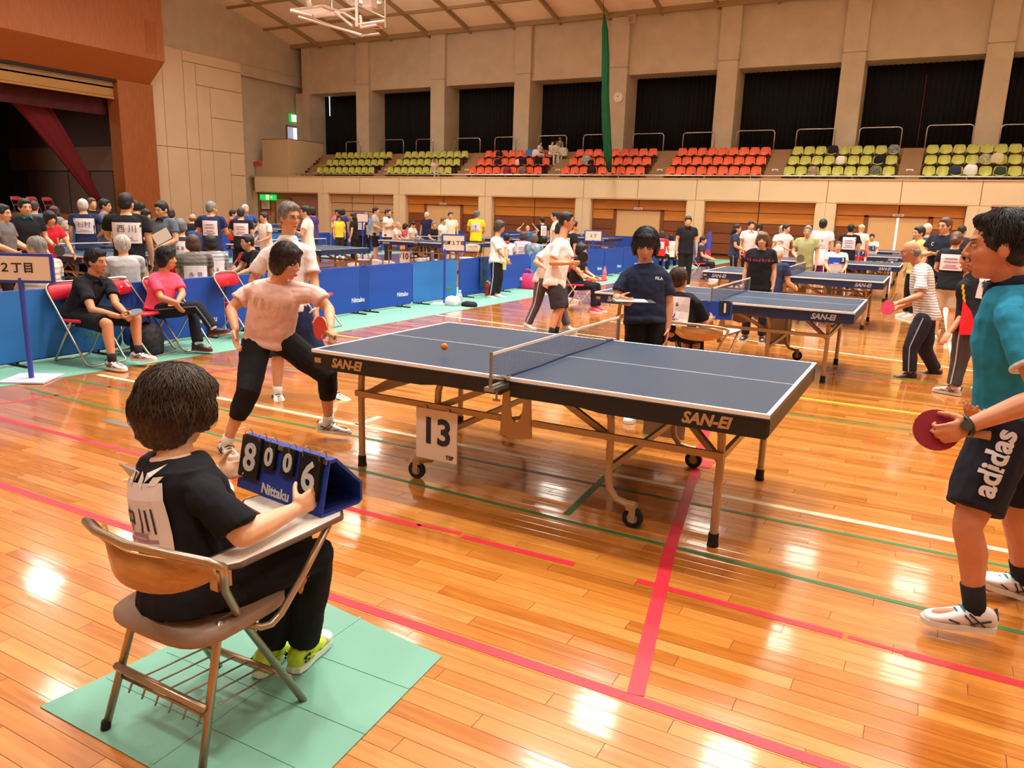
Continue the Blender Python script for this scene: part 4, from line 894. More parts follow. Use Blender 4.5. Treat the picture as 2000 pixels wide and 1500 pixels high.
def make_person(label, J, st, group=None):
    s = J['s']; g = Vector(J['pelvis']); 
    zmin = min(J['anR'].z, J['anL'].z) - .085 * s
    base = Vector((g.x, g.y, st.get('zbase', 0.0)))
    root = thing('person', label, 'person', base)
    if group: root['group'] = group
    d0 = depth_of(g); vox = st.get('vox', min(max(.0052, d0 * .00125), .019))
    J = {k: (v - base if isinstance(v, Vector) and k not in ('hf', 'hu', 'toeR', 'toeL', 'f', 'r', 'thR', 'thL', 'hdR', 'hdL', 'upR', 'upL', 'bend') else v) for k, v in J.items()}
    pel, nk = J['pelvis'], J['neck']; sp = (nk - pel); slen = sp.length; sp.normalize()
    rh = perp(J['hipR'] - J['hipL'], sp); rs = perp(J['shR'] - J['shL'], sp)
    fat = st.get('fat', 1.0); hs = st.get('head', 1.06) * s
    def ring(t, hw, hd, fo, inf=0.0, n=18, wf=1.0):
        r = (rh * (1 - min(max(t, 0), 1)) + rs * min(max(t, 0), 1)).normalized(); f = sp.cross(r)
        c = pel + sp * slen * t + f * fo * s
        if 'bend' in J: c = c + J['bend'] * (4 * max(0, min(t, 1)) * (1 - max(0, min(t, 1))))
        a = (hw * s * fat + inf) * wf; b_ = (hd * s * fat + inf) * wf
        return [c + r * a * math.copysign(abs(math.cos(q)) ** .85, math.cos(q)) + f * b_ * math.copysign(abs(math.sin(q)) ** .85, math.sin(q)) for q in [2 * PI * i / n for i in range(n)]]
    sk = skin(st.get('skin', (212, 160, 124)))
    # ---- body: one continuous figure
    b = MB()
    b.loft([ring(*q) for q in TORSO])
    hf, hu = J['hf'], J['hu']; hr = hf.cross(hu).normalized(); hu = hr.cross(hf); HB = basis(hr, hf, hu); hc = J['hc']
    H = lambda x, y, z: hc + (hr * x + hf * y + hu * z) * hs
    cap(b, nk - sp * .04 * s, .062 * s, H(0, -.018, -.06), .056 * s, 12)
    for k in 'RL':
        sh, el, wr = J['sh' + k], J['el' + k], J['wr' + k]
        cap(b, lerp(nk - sp * .055 * s, sh, .40), .050 * s, sh - sp * .022 * s, .044 * s)
        cap(b, sh - sp * .020 * s, .045 * s, lerp(sh, el, .5), .046 * s); cap(b, lerp(sh, el, .5), .049 * s, el, .039 * s)
        m = lerp(el, wr, .32); cap(b, el, .040 * s, m, .042 * s); cap(b, m, .042 * s, wr, .027 * s)
        hp, kn, an = J['hip' + k], J['kn' + k], J['an' + k]
        cap(b, hp, .088 * s * fat, lerp(hp, kn, .5), .076 * s * fat); cap(b, lerp(hp, kn, .5), .076 * s * fat, kn, .054 * s)
        m = lerp(kn, an, .30); bk = -perp(J['toe' + k], (an - kn).normalized()) * .012 * s
        cap(b, kn, .054 * s, m + bk, .056 * s); cap(b, m + bk, .056 * s, lerp(kn, an, .75), .040 * s); cap(b, lerp(kn, an, .75), .040 * s, an, .036 * s)
        toe = J['toe' + k].normalized()
        cap(b, an - Vector((0, 0, .035 * s)), .034 * s, an + toe * .13 * s - Vector((0, 0, .05 * s)), .026 * s)
        # hand: palm, four unequal fingers, thumb from the side
        dv = J.get('hd' + k, (wr - el)).normalized(); th = perp(J.get('th' + k, J['f'] if abs(dv.dot(J['f'])) < .9 else Vector((0, 0, 1))), dv)
        nn = th.cross(dv) if k == 'R' else dv.cross(th); q = .98 * s; cu = st.get('curl' + k, .32)
        fr_ = max(.0086 * s, vox * .62)
        b.ell(wr + dv * .048 * q, (.016 * q, .039 * q, .050 * q), basis(nn, th, dv), 10, 6)
        for i, (o_, L) in enumerate(((.030, .92), (.010, 1.0), (-.010, .95), (-.029, .76))):
            p = wr + dv * (.085 - .006 * abs(i - 1)) * q + th * o_ * q; a = cu * .7
            cap(b, wr + dv * .03 * q + th * o_ * .7 * q, .013 * q, p, .0115 * q, 8)
            for sl, rr_ in ((.042, 1.0), (.028, .92), (.021, .84)):
                dd = dv * math.cos(a) + nn * math.sin(a) + th * o_ * 1.2; dd.normalize()
                e = p + dd * sl * L * q; cap(b, p, fr_ * rr_ * 1.08, e, fr_ * rr_, 8); p = e; a += cu
        p = wr + dv * .022 * q + th * .030 * q; d1 = (dv * .62 + th * .66 + nn * .42 * (1 + cu)).normalized(); e = p + d1 * .044 * q
        cap(b, p, .0155 * q, e, fr_ * 1.15, 8); d2 = (d1 + dv * .5 + nn * .3 * cu).normalized(); cap(b, e, fr_ * 1.15, e + d2 * .034 * q, fr_, 8)
    # head: skull, cheeks, jaw, brow, nose, lips, ears
    E = lambda c, r: b.ell(H(*c), [v * hs for v in r], HB, 16, 10)
    E((0, -.006, .022), (.073, .092, .094)); E((0, .022, -.018), (.064, .064, .074)); E((0, .026, -.056), (.050, .056, .058)); E((0, .052, -.092), (.024, .024, .020))
    E((0, .072, .030), (.046, .018, .013)); E((0, .084, -.066), (.022, .010, .012)); E((.036, .056, -.022), (.024, .024, .024)); E((-.036, .056, -.022), (.024, .024, .024))
    cap(b, H(0, .086, .012), .009 * hs, H(0, .103, -.022), .0120 * hs, 8); E((.012, .095, -.028), (.010, .011, .008)); E((-.012, .095, -.028), (.010, .011, .008))
    for sg in (-1, 1): E((sg * .074, -.008, -.008), (.011, .020, .033))
    solidify_blobs(b.build('body', sk, root), vox, 3)
    # ---- face
    if st.get('face', d0 < 11):
        ink = M('eye_dark', (52, 36, 30), 0.5)
        br = MB()
        for sg in (-1, 1):
            e = MB(); e.ell(H(sg * .031, .079, .008), [v * hs for v in (.0145, .0095, .0062)], HB, 12, 6); eo = e.build('eye', M('eye_white', (206, 186, 170), 0.4), root, True)
            MB().ell(H(sg * .031, .0845, .008), [v * hs for v in (.0068, .0055, .0062)], HB, 10, 6).ell(H(sg * .031, .083, .0140), [v * hs for v in (.0155, .005, .0016)], HB, 10, 6).build('iris', ink, eo, True)
            cap(br, H(sg * .014, .0885, .026), .0026 * hs, H(sg * .048, .076, .029), .0020 * hs, 6)
        br.build('eyebrows', hair_mat(st.get('brow', st.get('hair', ('short', (40, 32, 30)))[1])), root)
        mo = MB(); mo.ell(H(0, .090, -.0615), [v * hs for v in (.023, .0055, .0042)], HB, 12, 6); mo.ell(H(0, .0915, -.071), [v * hs for v in (.018, .0055, .0048)], HB, 12, 6)
        mo.build('lips', M('lips_%d' % st.get('lip', 0), (166, 92, 80) if not st.get('lip') else (186, 84, 82), 0.5), root, True)
    if st.get('glasses'):
        gm = M('glasses_frame', st.get('gcol', (70, 60, 60)), 0.3, 0.6); gb = MB()
        for sg in (-1, 1):
            gb.tube([H(sg * .033 + .023 * math.cos(a), .0945 - .004 * abs(math.cos(a)), .004 + .017 * math.sin(a)) for a in [2 * PI * k / 18 for k in range(18)]], .0016 * hs, 6, closed=True)
            gb.tube([H(sg * .056, .090, .008), H(sg * .073, .06, .008), H(sg * .078, -.005, .006)], .0016 * hs, 6)
        gb.tube([H(-.010, .096, .006), H(0, .1, .008), H(.010, .096, .006)], .0016 * hs, 6)
        gb.build('glasses', gm, root)
    # ---- hair
    style, hcol = st.get('hair', ('short', (30, 26, 26)))
    hb = MB(); F = lambda c, r: hb.ell(H(*c), [v * hs for v in r], HB, 16, 10)
    if style in ('short', 'gray', 'thin'):
        k = {'short': 1.0, 'gray': .99, 'thin': .965}[style]
        F((0, -.018, .036), (.083 * k, .098 * k, .095 * k)); F((0, -.048, -.004), (.076 * k, .060, .074))
        if style == 'short': F((0, .042, .086), (.058, .038, .026))
        for sg in (-1, 1): F((sg * .068, .018, .018), (.014, .024, .030))
    elif style == 'crop':
        F((0, -.016, .036), (.079, .094, .088)); F((0, -.046, -.004), (.073, .056, .064))
    elif style == 'bob':
        F((0, -.014, .034), (.094, .106, .100)); F((0, -.040, -.028), (.094, .078, .092)); F((0, .048, .078), (.068, .042, .030))
        for sg in (-1, 1): F((sg * .078, .012, -.012), (.022, .044, .066))
    elif style == 'mop':
        F((0, -.012, .046), (.112, .120, .100)); F((0, -.050, -.006), (.120, .088, .100)); F((0, -.056, -.060), (.100, .062, .062)); F((0, .060, .076), (.078, .044, .036))
        for sg in (-1, 1): F((sg * .088, .010, .006), (.034, .056, .060))
    elif style == 'bald':
        F((0, -.050, -.012), (.077, .056, .058))
        for sg in (-1, 1): F((sg * .067, -.012, .012), (.013, .034, .030))
    elif style in ('bun', 'tail', 'long'):
        F((0, -.018, .036), (.085, .100, .096)); F((0, -.050, -.006), (.078, .062, .074))
        if style == 'bun': F((0, -.118, -.005), (.044, .040, .048))
        if style == 'tail': cap(hb, H(0, -.10, .0), .03 * hs, H(0, -.13, -.14), .022 * hs)
        if style == 'long':
            F((0, -.05, -.05), (.098, .075, .10)); cap(hb, H(0, -.062, -.06), .08 * hs, H(0, -.085, -.19), .055 * hs)
    elif style == 'cap':
        F((0, -.008, .050), (.086, .100, .072)); 
        hb.prism([H(.07, .06, .05), H(.055, .15, .044), H(0, .175, .044), H(-.055, .15, .044), H(-.07, .06, .05)], hu * -.004, hu * .006)
    hn = 'cap' if style == 'cap' else 'hair'
    ho = hb.build(hn, hair_mat(hcol) if style != 'cap' else cloth(hcol), root)
    solidify_blobs(ho, max(vox * .9, .005), 4, HAIRT if style not in ('cap', 'bald') else None, .016 * hs if style == 'mop' else .008)
    if d0 < 9 and style not in ('cap', 'bald'):
        from mathutils.bvhtree import BVHTree
        bv = BVHTree.FromPolygons([Vector(v) for v in hb.v], hb.f); rg = random.Random(int(d0 * 1000)); sb = MB()
        c0 = H(0, -.02, .01); N_ = 1500 if d0 < 3.3 else 700
        for _ in range(N_):
            ph = rg.uniform(0, 2 * PI); t0 = rg.uniform(.05, 1.35); t1 = t0 + rg.uniform(.35, .8); tw = rg.uniform(-.35, .35); lift = rg.uniform(.001, .009) * hs; path = []
            for i in range(6):
                th_ = lerp(t0, t1, i / 5); a_ = ph + tw * i / 5
                dr = (hu * math.cos(th_) + (hr * math.cos(a_) + hf * math.sin(a_)) * math.sin(th_))
                hit = bv.ray_cast(c0 + dr * .35, -dr, .345)[0]
                if hit is None or (dr.dot(hf) > .52 and dr.dot(hu) < (.50 if abs(dr.dot(hr)) < .5 else .3)): break
                path.append(hit + dr * (lift * math.sin(PI * (.25 + .6 * i / 5)) + .0015))
            if len(path) >= 4: sb.tube(path, [.0006] + [.0013 * hs] * (len(path) - 2) + [.0005], 3)
        if sb.v:
            so_ = sb.build('hair_strands', hair_mat(tuple(min(255, int(v * 1.12 + 4)) for v in hcol)), ho, True); so_['kind'] = 'stuff'
    # ---- shirt
    if st.get('shirt') is not None:
        c = st['shirt']; mat = c if not isinstance(c, tuple) else cloth(c); hem = st.get('hem', -.16)
        inf = st.get('loose', .020) * s
        b = MB(); rings = []
        if hem < -.02:
            rings += [ring(hem, .166, .124, -.012, inf * 1.15), ring(lerp(hem, -.02, .5), .166, .124, -.012, inf * 1.1)]
        for (t, hw, hd, fo) in TORSO[1:-1]: rings.append(ring(t, max(hw, .150), max(hd, .104) if t < .8 else hd, fo, inf * (1.0 if t < .85 else .7)))
        rings.append(ring(.985, .072, .066, -.006, inf * .55)); b.loft(rings)
        for k in 'RL':
            sh, el, wr = J['sh' + k], J['el' + k], J['wr' + k]; sl = st.get('slv', .62)
            cap(b, lerp(nk - sp * .055 * s, sh, .40), .062 * s, sh - sp * .020 * s, .057 * s)
            sg_ = 1 if k == 'R' else -1
            cap(b, lerp(pel, nk, .80) + rs * sg_ * .085 * s, .078 * s, lerp(sh, el, .22) - sp * .012 * s, .058 * s)
            if sl <= 1: cone(b, [sh - sp * .022 * s, lerp(sh, el, sl * .6), lerp(sh, el, sl)], [.058 * s, .062 * s, .068 * s])
            else: cone(b, [sh, el, lerp(el, wr, sl - 1)], [.068 * s, .056 * s, .050 * s])
        shirt_bv = BVH.FromPolygons([Vector(v) for v in b.v], b.f)
        so = solidify_blobs(b.build('shirt', mat, root), vox, 3, CLOUD, .032 * s if d0 < 11 else .017)
        if st.get('collar'):
            cb = MB(); f = sp.cross(rs); cc = nk - sp * .010 * s
            for inf2 in (0,):
                cb.loft([[cc + sp * z * s + rs * math.cos(q) * a * s + f * (math.sin(q) * a * .95 - .004) * s for q in [2 * PI * i / 20 for i in range(20)]] for z, a in ((-.012, .088), (.022, .078), (.040, .076), (.022, .086), (-.02, .096))])
            for sg in (-1, 1): cb.prism([cc + rs * sg * .012 * s + f * .088 * s + sp * .012 * s, cc + rs * sg * .07 * s + f * .055 * s + sp * .012 * s, cc + rs * sg * .06 * s + f * .088 * s - sp * .045 * s], f * -.004, f * .010)
            cb.build('collar', cloth(st['collar']), so, True)
        if st.get('slv_trim'):
            tb = MB()
            for k in 'RL':
                sh, el = J['sh' + k], J['el' + k]; sl = st.get('slv', .62); tb.tube([lerp(sh, el, sl - .012), lerp(sh, el, sl + .02)], .0725 * s, 16)
            tb.build('cuff_trim', cloth(st['slv_trim']), so)
    # ---- trousers or shorts
    if st.get('pants') is not None:
        typ, c = st['pants']; mat = c if not isinstance(c, tuple) else cloth(c); pl = st.get('baggy', 1.0)
        b = MB(); b.loft([ring(-.15, .125, .112, -.015, .012 * s), ring(-.03, .164, .122, -.015, .012 * s), ring(.10, .156, .114, -.01, .012 * s), ring(.17, .15, .108, -.005, .010 * s)])
        for k in 'RL':
            hp, kn, an = J['hip' + k], J['kn' + k], J['an' + k]
            if typ == 'shorts': e = st.get('short', .86); cone(b, [hp, lerp(hp, kn, .5), lerp(hp, kn, e)], [.104 * s * fat, .100 * s * pl, .096 * s * pl])
            elif typ == 'capri': cone(b, [hp, lerp(hp, kn, .5), kn, lerp(kn, an, .3), lerp(kn, an, st.get('cap_end', .62))], [.104 * s * fat, .092 * s * pl, .074 * s * pl, .070 * s * pl, .054 * s * pl])
            else: cone(b, [hp, lerp(hp, kn, .5), kn, lerp(kn, an, .45), lerp(kn, an, .95)], [.102 * s * fat, .090 * s * pl, .072 * s * pl, .066 * s * pl, .062 * s * pl])
        pants_bv = BVH.FromPolygons([Vector(v) for v in b.v], b.f)
        po = solidify_blobs(b.build('shorts' if typ == 'shorts' else 'trousers', mat, root), vox, 3, CLOUD, .020 * s if d0 < 11 else .012)
        if st.get('piping') and typ != 'shorts':
            for k, sg in (('R', 1), ('L', -1)):
                pb = MB(); hp, kn, an = J['hip' + k], J['kn' + k], J['an' + k]; o_ = [perp(rh * sg, (b_ - a_).normalized()) for a_, b_ in ((hp, kn), (kn, an))]
                pts = [hp + o_[0] * .104 * s, lerp(hp, kn, .5) + o_[0] * .094 * s * pl, kn + (o_[0] + o_[1]).normalized() * .077 * s * pl, lerp(kn, an, .45) + o_[1] * .070 * s * pl, lerp(kn, an, .95) + o_[1] * .066 * s * pl]
                for a_, b_ in zip(pts[:-1], pts[1:]): pb.bar(a_, b_, .012, .008, up=o_[0])
                pb.build('side_piping', cloth(st['piping']), po)
        if st.get('leg_text'):
            tx, sz, col, t_, sgn = st['leg_text']; hp, kn = J['hip' + sgn], J['kn' + sgn]; ax = (hp - kn).normalized(); nv = perp(st['leg_n'], ax); yv = nv.cross(ax); c0 = lerp(hp, kn, t_) + nv * .1
            me = text_mesh(tx, sz, .0006, .004).copy(); me.materials.clear(); me.materials.append(cloth(col))
            for v in me.vertices: v.co = drape(pants_bv, c0 + ax * v.co.x + yv * v.co.y, nv, .010 + max(0, v.co.z))
            put('side_lettering', me, po)
    # ---- socks and shoes
    for k in 'RL':
        an = J['an' + k]; toe = J['toe' + k].normalized(); kn = J['kn' + k]; u = (J['up' + k] if 'up' + k in J else Vector((0, 0, 1))); toe = perp(toe, u); sd = toe.cross(u)
        if st.get('sock') is not None:
            sb = MB(); sh_ = st.get('sock_h', .09); dk = (kn - an).normalized(); cone(sb, [an - u * .03 * s, an + dk * .02 * s, an + dk * sh_ * s], [.040 * s, .042 * s, .044 * s], 12); sb.build('sock', cloth(st['sock']), root, True)
        shc = st.get('shoe', (230, 226, 222)); g0 = an - u * .085 * s
        X = lambda y, x, z: g0 + (toe * y + sd * x + u * z) * s
        b = MB(); rings = []
        for y, hw, zt in ((-.082, .018, .060), (-.075, .034, .085), (-.045, .040, .098), (.0, .043, .098), (.045, .045, .082), (.09, .050, .062), (.135, .049, .050), (.165, .040, .043), (.182, .020, .036)):
            rings.append([X(y, hw * math.copysign(abs(math.cos(q)) ** .8, math.cos(q)), .016 + max(0, (zt - .016)) * (.5 + .5 * math.copysign(abs(math.sin(q)) ** .8, math.sin(q)))) for q in [2 * PI * i / 14 for i in range(14)]])
        b.loft(rings); so = b.build('shoe', M('shoe_%d_%d_%d' % shc, shc, 0.55), root, True)
        if d0 < 12:
            m = so.modifiers.new('sub', 'SUBSURF'); m.levels = 1; m.render_levels = 1
        if st.get('toecap'):
            tb = MB(); tb.loft([[X(y, hw * 1.04 * math.copysign(abs(math.cos(q)) ** .8, math.cos(q)), .014 + max(0, (zt + .003 - .014)) * (.5 + .5 * math.copysign(abs(math.sin(q)) ** .8, math.sin(q)))) for q in [2 * PI * i / 14 for i in range(14)]] for y, hw, zt in ((.105, .0495, .059), (.135, .049, .051), (.165, .040, .044), (.184, .021, .037))])
            tb.build('toe_cap', M('toe_white', st['toecap'], 0.5), so, True)
        sb = MB(); out = [(-.088, .0), (-.078, .030), (-.04, .041), (.02, .041), (.08, .050), (.13, .050), (.17, .038), (.188, .012)]
        poly = [X(y, x, 0) for y, x in out] + [X(y, -x, 0) for y, x in out[::-1]]
        sb.prism(poly, u * .0, u * .024 * s); sb.build('sole', M('sole_%d_%d_%d' % st.get('sole', (226, 222, 216)), st.get('sole', (226, 222, 216)), 0.6), so)
        if d0 < 9:
            lb = MB()
            for i in range(4):
                y = .02 + .022 * i; z = .098 - .011 * i - .006 * i * .4
                lb.tube([X(y, -.028, z - .008), X(y + .006, 0, z + .004), X(y + .002, .028, z - .008)], .004 * s, 6)
            lb.build('laces', cloth(st.get('lace', (60, 60, 66))), so)
            mk = MB(); mc = st.get('mark', (70, 64, 76))
            for sx in (-1, 1):
                for (y0, z0), (y1, z1) in (((-.03, .030), (.03, .078)), ((.005, .030), (.045, .070)), ((-.05, .058), (.02, .034)), ((.06, .032), (.10, .045))):
                    mk.bar(X(y0, sx * .0445, z0), X(y1, sx * (.044 if y1 < .06 else .0485), z1), .006 * s, .005 * s, up=sd)
                    
            mk.bar(X(-.082, -.012, .05), X(-.078, .012, .09), .02 * s, .006 * s, up=toe)
            mk.build('shoe_stripes', cloth(mc), so)
            if st.get('yy'):
                yb_ = MB()
                for sx in (-1, 1):
                    for y0 in (-.055, -.030):
                        yb_.bar(X(y0 - .008, sx * .043, .062), X(y0, sx * .0445, .052), .006 * s, .005 * s, up=sd); yb_.bar(X(y0 + .008, sx * .043, .062), X(y0, sx * .0445, .052), .006 * s, .005 * s, up=sd)
                        yb_.bar(X(y0 - .008, sx * .0445, .044), X(y0 - .001, sx * .0445, .044), .007 * s, .005 * s, up=sd)
                yb_.build('shoe_logo', cloth((44, 52, 40)), so)
    # ---- name bib on the back, print on the chest
    f0 = sp.cross(rs)
    if st.get('bib'):
        txt = st['bib']; bw, bh = st.get('bibsize', (.25, .20)); t0 = st.get('bibt', .60); dy = (.106 * s * fat + st.get('loose', .020) * s + .011 + st.get('bibdy', 0))
        c0 = pel + sp * slen * t0 - f0 * dy + rs * st.get('bibx', 0)
        if 'bend' in J: c0 = c0 + J['bend'] * (4 * t0 * (1 - t0))
        out_ = -f0; lift = .0035 + (.013 if d0 < 11 else .008)
        if 'shirt_bv' not in dir(): shirt_bv = None
        gb = MB(); n, mm = 8, 4; A = []; B_ = []
        for jj in range(mm + 1):
            for i in range(n + 1):
                q = drape(shirt_bv, c0 + rs * ((i / n - .5) * bw) + sp * ((jj / mm - .5) * bh), out_, lift); A.append(q); B_.append(q - out_ * .0025)
        w_ = n + 1; m_ = len(A); Fc = []
        for jj in range(mm):
            for i in range(n):
                a = jj * w_ + i; Fc += [(a, a + 1, a + w_ + 1, a + w_), (m_ + a, m_ + a + w_, m_ + a + w_ + 1, m_ + a + 1)]
        eg = list(range(w_)) + [k * w_ + n for k in range(1, mm + 1)] + [mm * w_ + k for k in range(n - 1, -1, -1)] + [k * w_ for k in range(mm - 1, 0, -1)]
        for k in range(len(eg)): a, b_ = eg[k], eg[(k + 1) % len(eg)]; Fc.append((b_, a, m_ + a, m_ + b_))
        bo = gb.add(A + B_, Fc).build('name_bib', M('bib_paper', (232, 218, 220), 0.7), root)
        ink = M('bib_ink', (60, 48, 58), 0.7) if d0 < 8.5 or st.get('bibdark') else M('bib_ink_faint', (128, 108, 122), 0.7)
        def stick(me_, yo, up, name, mat_, par):
            me_ = me_.copy(); me_.materials.clear(); me_.materials.append(mat_)
            for v in me_.vertices: v.co = drape(shirt_bv, c0 + rs * v.co.x + sp * (v.co.y + yo), out_, lift + .0018 + max(0, v.co.z) + up)
            return put(name, me_, par)
        if isinstance(txt, str) and txt not in ('', '-'):
            for tx, sz, yo in st.get('bibtext', [(txt, bh * .42, bh * .08)]): stick(text_mesh(tx, sz, .0006, .0008), yo, 0, 'lettering', ink, bo)
        lb = MB()
        for yo, ww in ((-.36, .72), (-.27, .4)) if txt != '-' else ((.22, .55), (.02, .62), (-.2, .5), (-.34, .7)):
            for q in range(8): lb.box((ww * bw * ((q + .5) / 8 - .5), yo * bh, 0), (ww * bw / 8, .012 if txt != '-' else .022, .001))
        me_ = lb.mesh('print_line'); stick(me_, 0, 0, 'print_line', M('bib_print', (176, 140, 160), 0.7), bo)
        if st.get('petals'):
            pm_ = MB()
            for x, y, a in ((-.075, .112, .1), (-.05, .135, .2), (-.03, .11, -.3), (.0, .13, .15), (.04, .108, -.5), (.07, .122, .5), (.10, .105, 1.1)):
                ca, sa = math.cos(a), math.sin(a)
                pm_.prism([(x + sa * .028, y + ca * .028, 0), (x + ca * .013, y - sa * .013, 0), (x - sa * .024, y - ca * .024, 0), (x - ca * .013, y + sa * .013, 0)], (0, 0, -.001), (0, 0, .001))
            stick(pm_.mesh('back_print'), 0, -.002, 'back_print', cloth((226, 214, 206)), root)
    if st.get('chest'):
        tx, sz, col, t0 = st['chest']; c0 = pel + sp * slen * t0 + f0 * .11 * s * fat + rs * st.get('chest_x', 0)
        if tx:
            me = text_mesh(tx, sz, .0006, .001).copy(); me.materials.clear(); me.materials.append(cloth(col))
            for v in me.vertices: v.co = drape(shirt_bv, c0 - rs * v.co.x + sp * v.co.y, f0, .0125 + max(0, v.co.z))
            put('chest_print', me, root)
    return root
# ================================================================== BATS, CHAIRS, SMALL THINGS
def bat(label, c, normal, handle, rgb, hrgb=(176, 128, 76), back=(24, 22, 22)):
    """table tennis bat: blade centre c, rubber normal, handle direction"""
    n = Vector(normal).normalized(); h = perp(Vector(handle), n); x = h.cross(n)
    t = thing('table_tennis_bat', label, 'bat', c)
    out = [(x * .075 * math.cos(a) - h * (.079 * math.sin(a)) ) for a in [2 * PI * k / 28 for k in range(28)]]
    MB().prism(out, n * -.003, n * .003).build('blade', M('bat_wood', (190, 146, 92), 0.5), t)
    MB().prism([v * .99 for v in out], n * .003, n * .0065).build('rubber', M('rubber_%d_%d_%d' % tuple(rgb), rgb, 0.5), t)
    MB().prism([v * .99 for v in out], n * -.0065, n * -.003).build('rubber', M('rubber_%d_%d_%d' % tuple(back), back, 0.5), t)
    MB().loft([[h * y + x * a * math.cos(q) + n * .011 * math.sin(q) for q in [2 * PI * k / 12 for k in range(12)]] for y, a in ((.065, .018), (.09, .013), (.14, .013), (.172, .017))]).build('handle', M('bat_handle_%d' % hrgb[0], hrgb, 0.5), t)
    return t
RED = M('red_vinyl', (200, 30, 52), 0.4); CHR = M('chair_chrome', (190, 180, 168), 0.28, 0.85)
def make_folding_chair(pad=None, fr=None):
    pad = pad or RED; fr = fr or CHR
    t = thing('folding_chair', 'x', 'chair')
    def U(sx, z0): return 0
    W_ = .215; r = .011
    def loop(y_top, z_top, y_bot, wtop, wbot):
        return [(-wtop, y_top, z_top), (-wbot, lerp(y_top, y_bot, .93), lerp(z_top, .012, .93)), (-wbot, y_bot, .03), (-wbot + .03, y_bot + (.02 if y_bot > 0 else -.02), .012), (wbot - .03, y_bot + (.02 if y_bot > 0 else -.02), .012), (wbot, y_bot, .03), (wbot, lerp(y_top, y_bot, .93), lerp(z_top, .012, .93)), (wtop, y_top, z_top)]
    p = loop(-.24, .70, .25, W_, W_)
    top = [(W_, -.262, .75), (W_ - .03, -.272, .785), (.08, -.285, .80), (-.08, -.285, .80), (-W_ + .03, -.272, .785), (-W_, -.262, .75)]
    MB().tube(p + top, r, 8, closed=True).build('main_frame', fr, t, True)
    MB().tube(loop(.03, .43, -.27, W_ - .025, W_ - .025), r, 8).build('rear_frame', fr, t, True)
    MB().cyl((-W_, .0, .40), (W_, .0, .40), .008, 8).build('seat_bar', fr, t)
    n = 20
    def pill(cx, cz, hw, hh): return [(cx + hw * math.copysign(abs(math.cos(a)) ** .45, math.cos(a)), cz + hh * math.copysign(abs(math.sin(a)) ** .6, math.sin(a))) for a in [2 * PI * k / n for k in range(n)]]
    rings = []
    for dy, k in ((-.016, .94), (-.010, 1), (.010, 1), (.020, .92)): rings.append([(x * k, -.262 - .055 * (1 - (x / .2) ** 2) - (z - .70) * .35 + dy + .012, .70 + (z - .70) * k) for x, z in pill(0, .705, .205, .085)])
    MB().loft(rings).build('backrest', pad, t, True)
    rings = []
    for dz, k in ((-.012, .95), (-.006, 1), (.012, 1), (.02, .93)): rings.append([(x * k, y * k, .435 + dz + .01 * (y / .2)) for x, y in pill(0, 0.0, .195, .20)])
    MB().loft(rings).build('seat', pad, t, True)
    return t
def bag(label, loc, dims, rgb, cat='bag', rz=0.0, handle=True, hm=None):
    t = thing('bag', label, cat, loc, rz); w_, d_, h_ = dims
    b = MB(); rings = []
    for z, k in ((0, .90), (.12, 1.0), (.5, 1.02), (.8, .90), (.96, .66), (1.0, .5)):
        rings.append([(w_ / 2 * k * math.copysign(abs(math.cos(a)) ** .6, math.cos(a)) * (1 + .04 * math.sin(a * 5 + z * 9)), d_ / 2 * k * math.copysign(abs(math.sin(a)) ** .6, math.sin(a)), h_ * z * (1 + .05 * math.sin(3 * a + 1))) for a in [2 * PI * i / 20 for i in range(20)]])
    b.loft(rings).build('bag_body', rgb if not isinstance(rgb, tuple) else cloth(rgb), t, True)
    if handle: MB().tube([(-w_ * .25, 0, h_ * .9), (-w_ * .2, 0, h_ * 1.2), (0, 0, h_ * 1.32), (w_ * .2, 0, h_ * 1.2), (w_ * .25, 0, h_ * .9)], max(.008, w_ * .03), 6).build('strap', hm or (rgb if not isinstance(rgb, tuple) else cloth(rgb)), t, True)
    return t
def bottle(label, loc, h=.22, r=.033, rgb=(200, 214, 226), cap_rgb=(230, 230, 235), glass=True):
    t = thing('bottle', label, 'bottle', loc)
    m = M('bottle_%d_%d_%d' % rgb, rgb, 0.15, alpha=.55 if glass else 1.0, spec=.6)
    b = MB(); pr = [(0, .92), (.03, 1), (.3, 1), (.34, .93), (.38, 1), (.62, 1), (.78, .62), (.86, .38), (.90, .38)]
    b.loft([[(r * k * math.cos(a), r * k * math.sin(a), h * z) for a in [2 * PI * i / 14 for i in range(14)]] for z, k in pr]).build('bottle_body', m, t, True)
    MB().cyl((0, 0, h * .9), (0, 0, h), r * .45, 12).build('bottle_cap', M('cap_%d_%d_%d' % cap_rgb, cap_rgb, 0.4), t)
    MB().cyl((0, 0, h * .40), (0, 0, h * .60), r * 1.02, 14).build('bottle_label', M('blabel_%d' % rgb[0], tuple(int(v * .9) for v in rgb), 0.5), t)
    return t
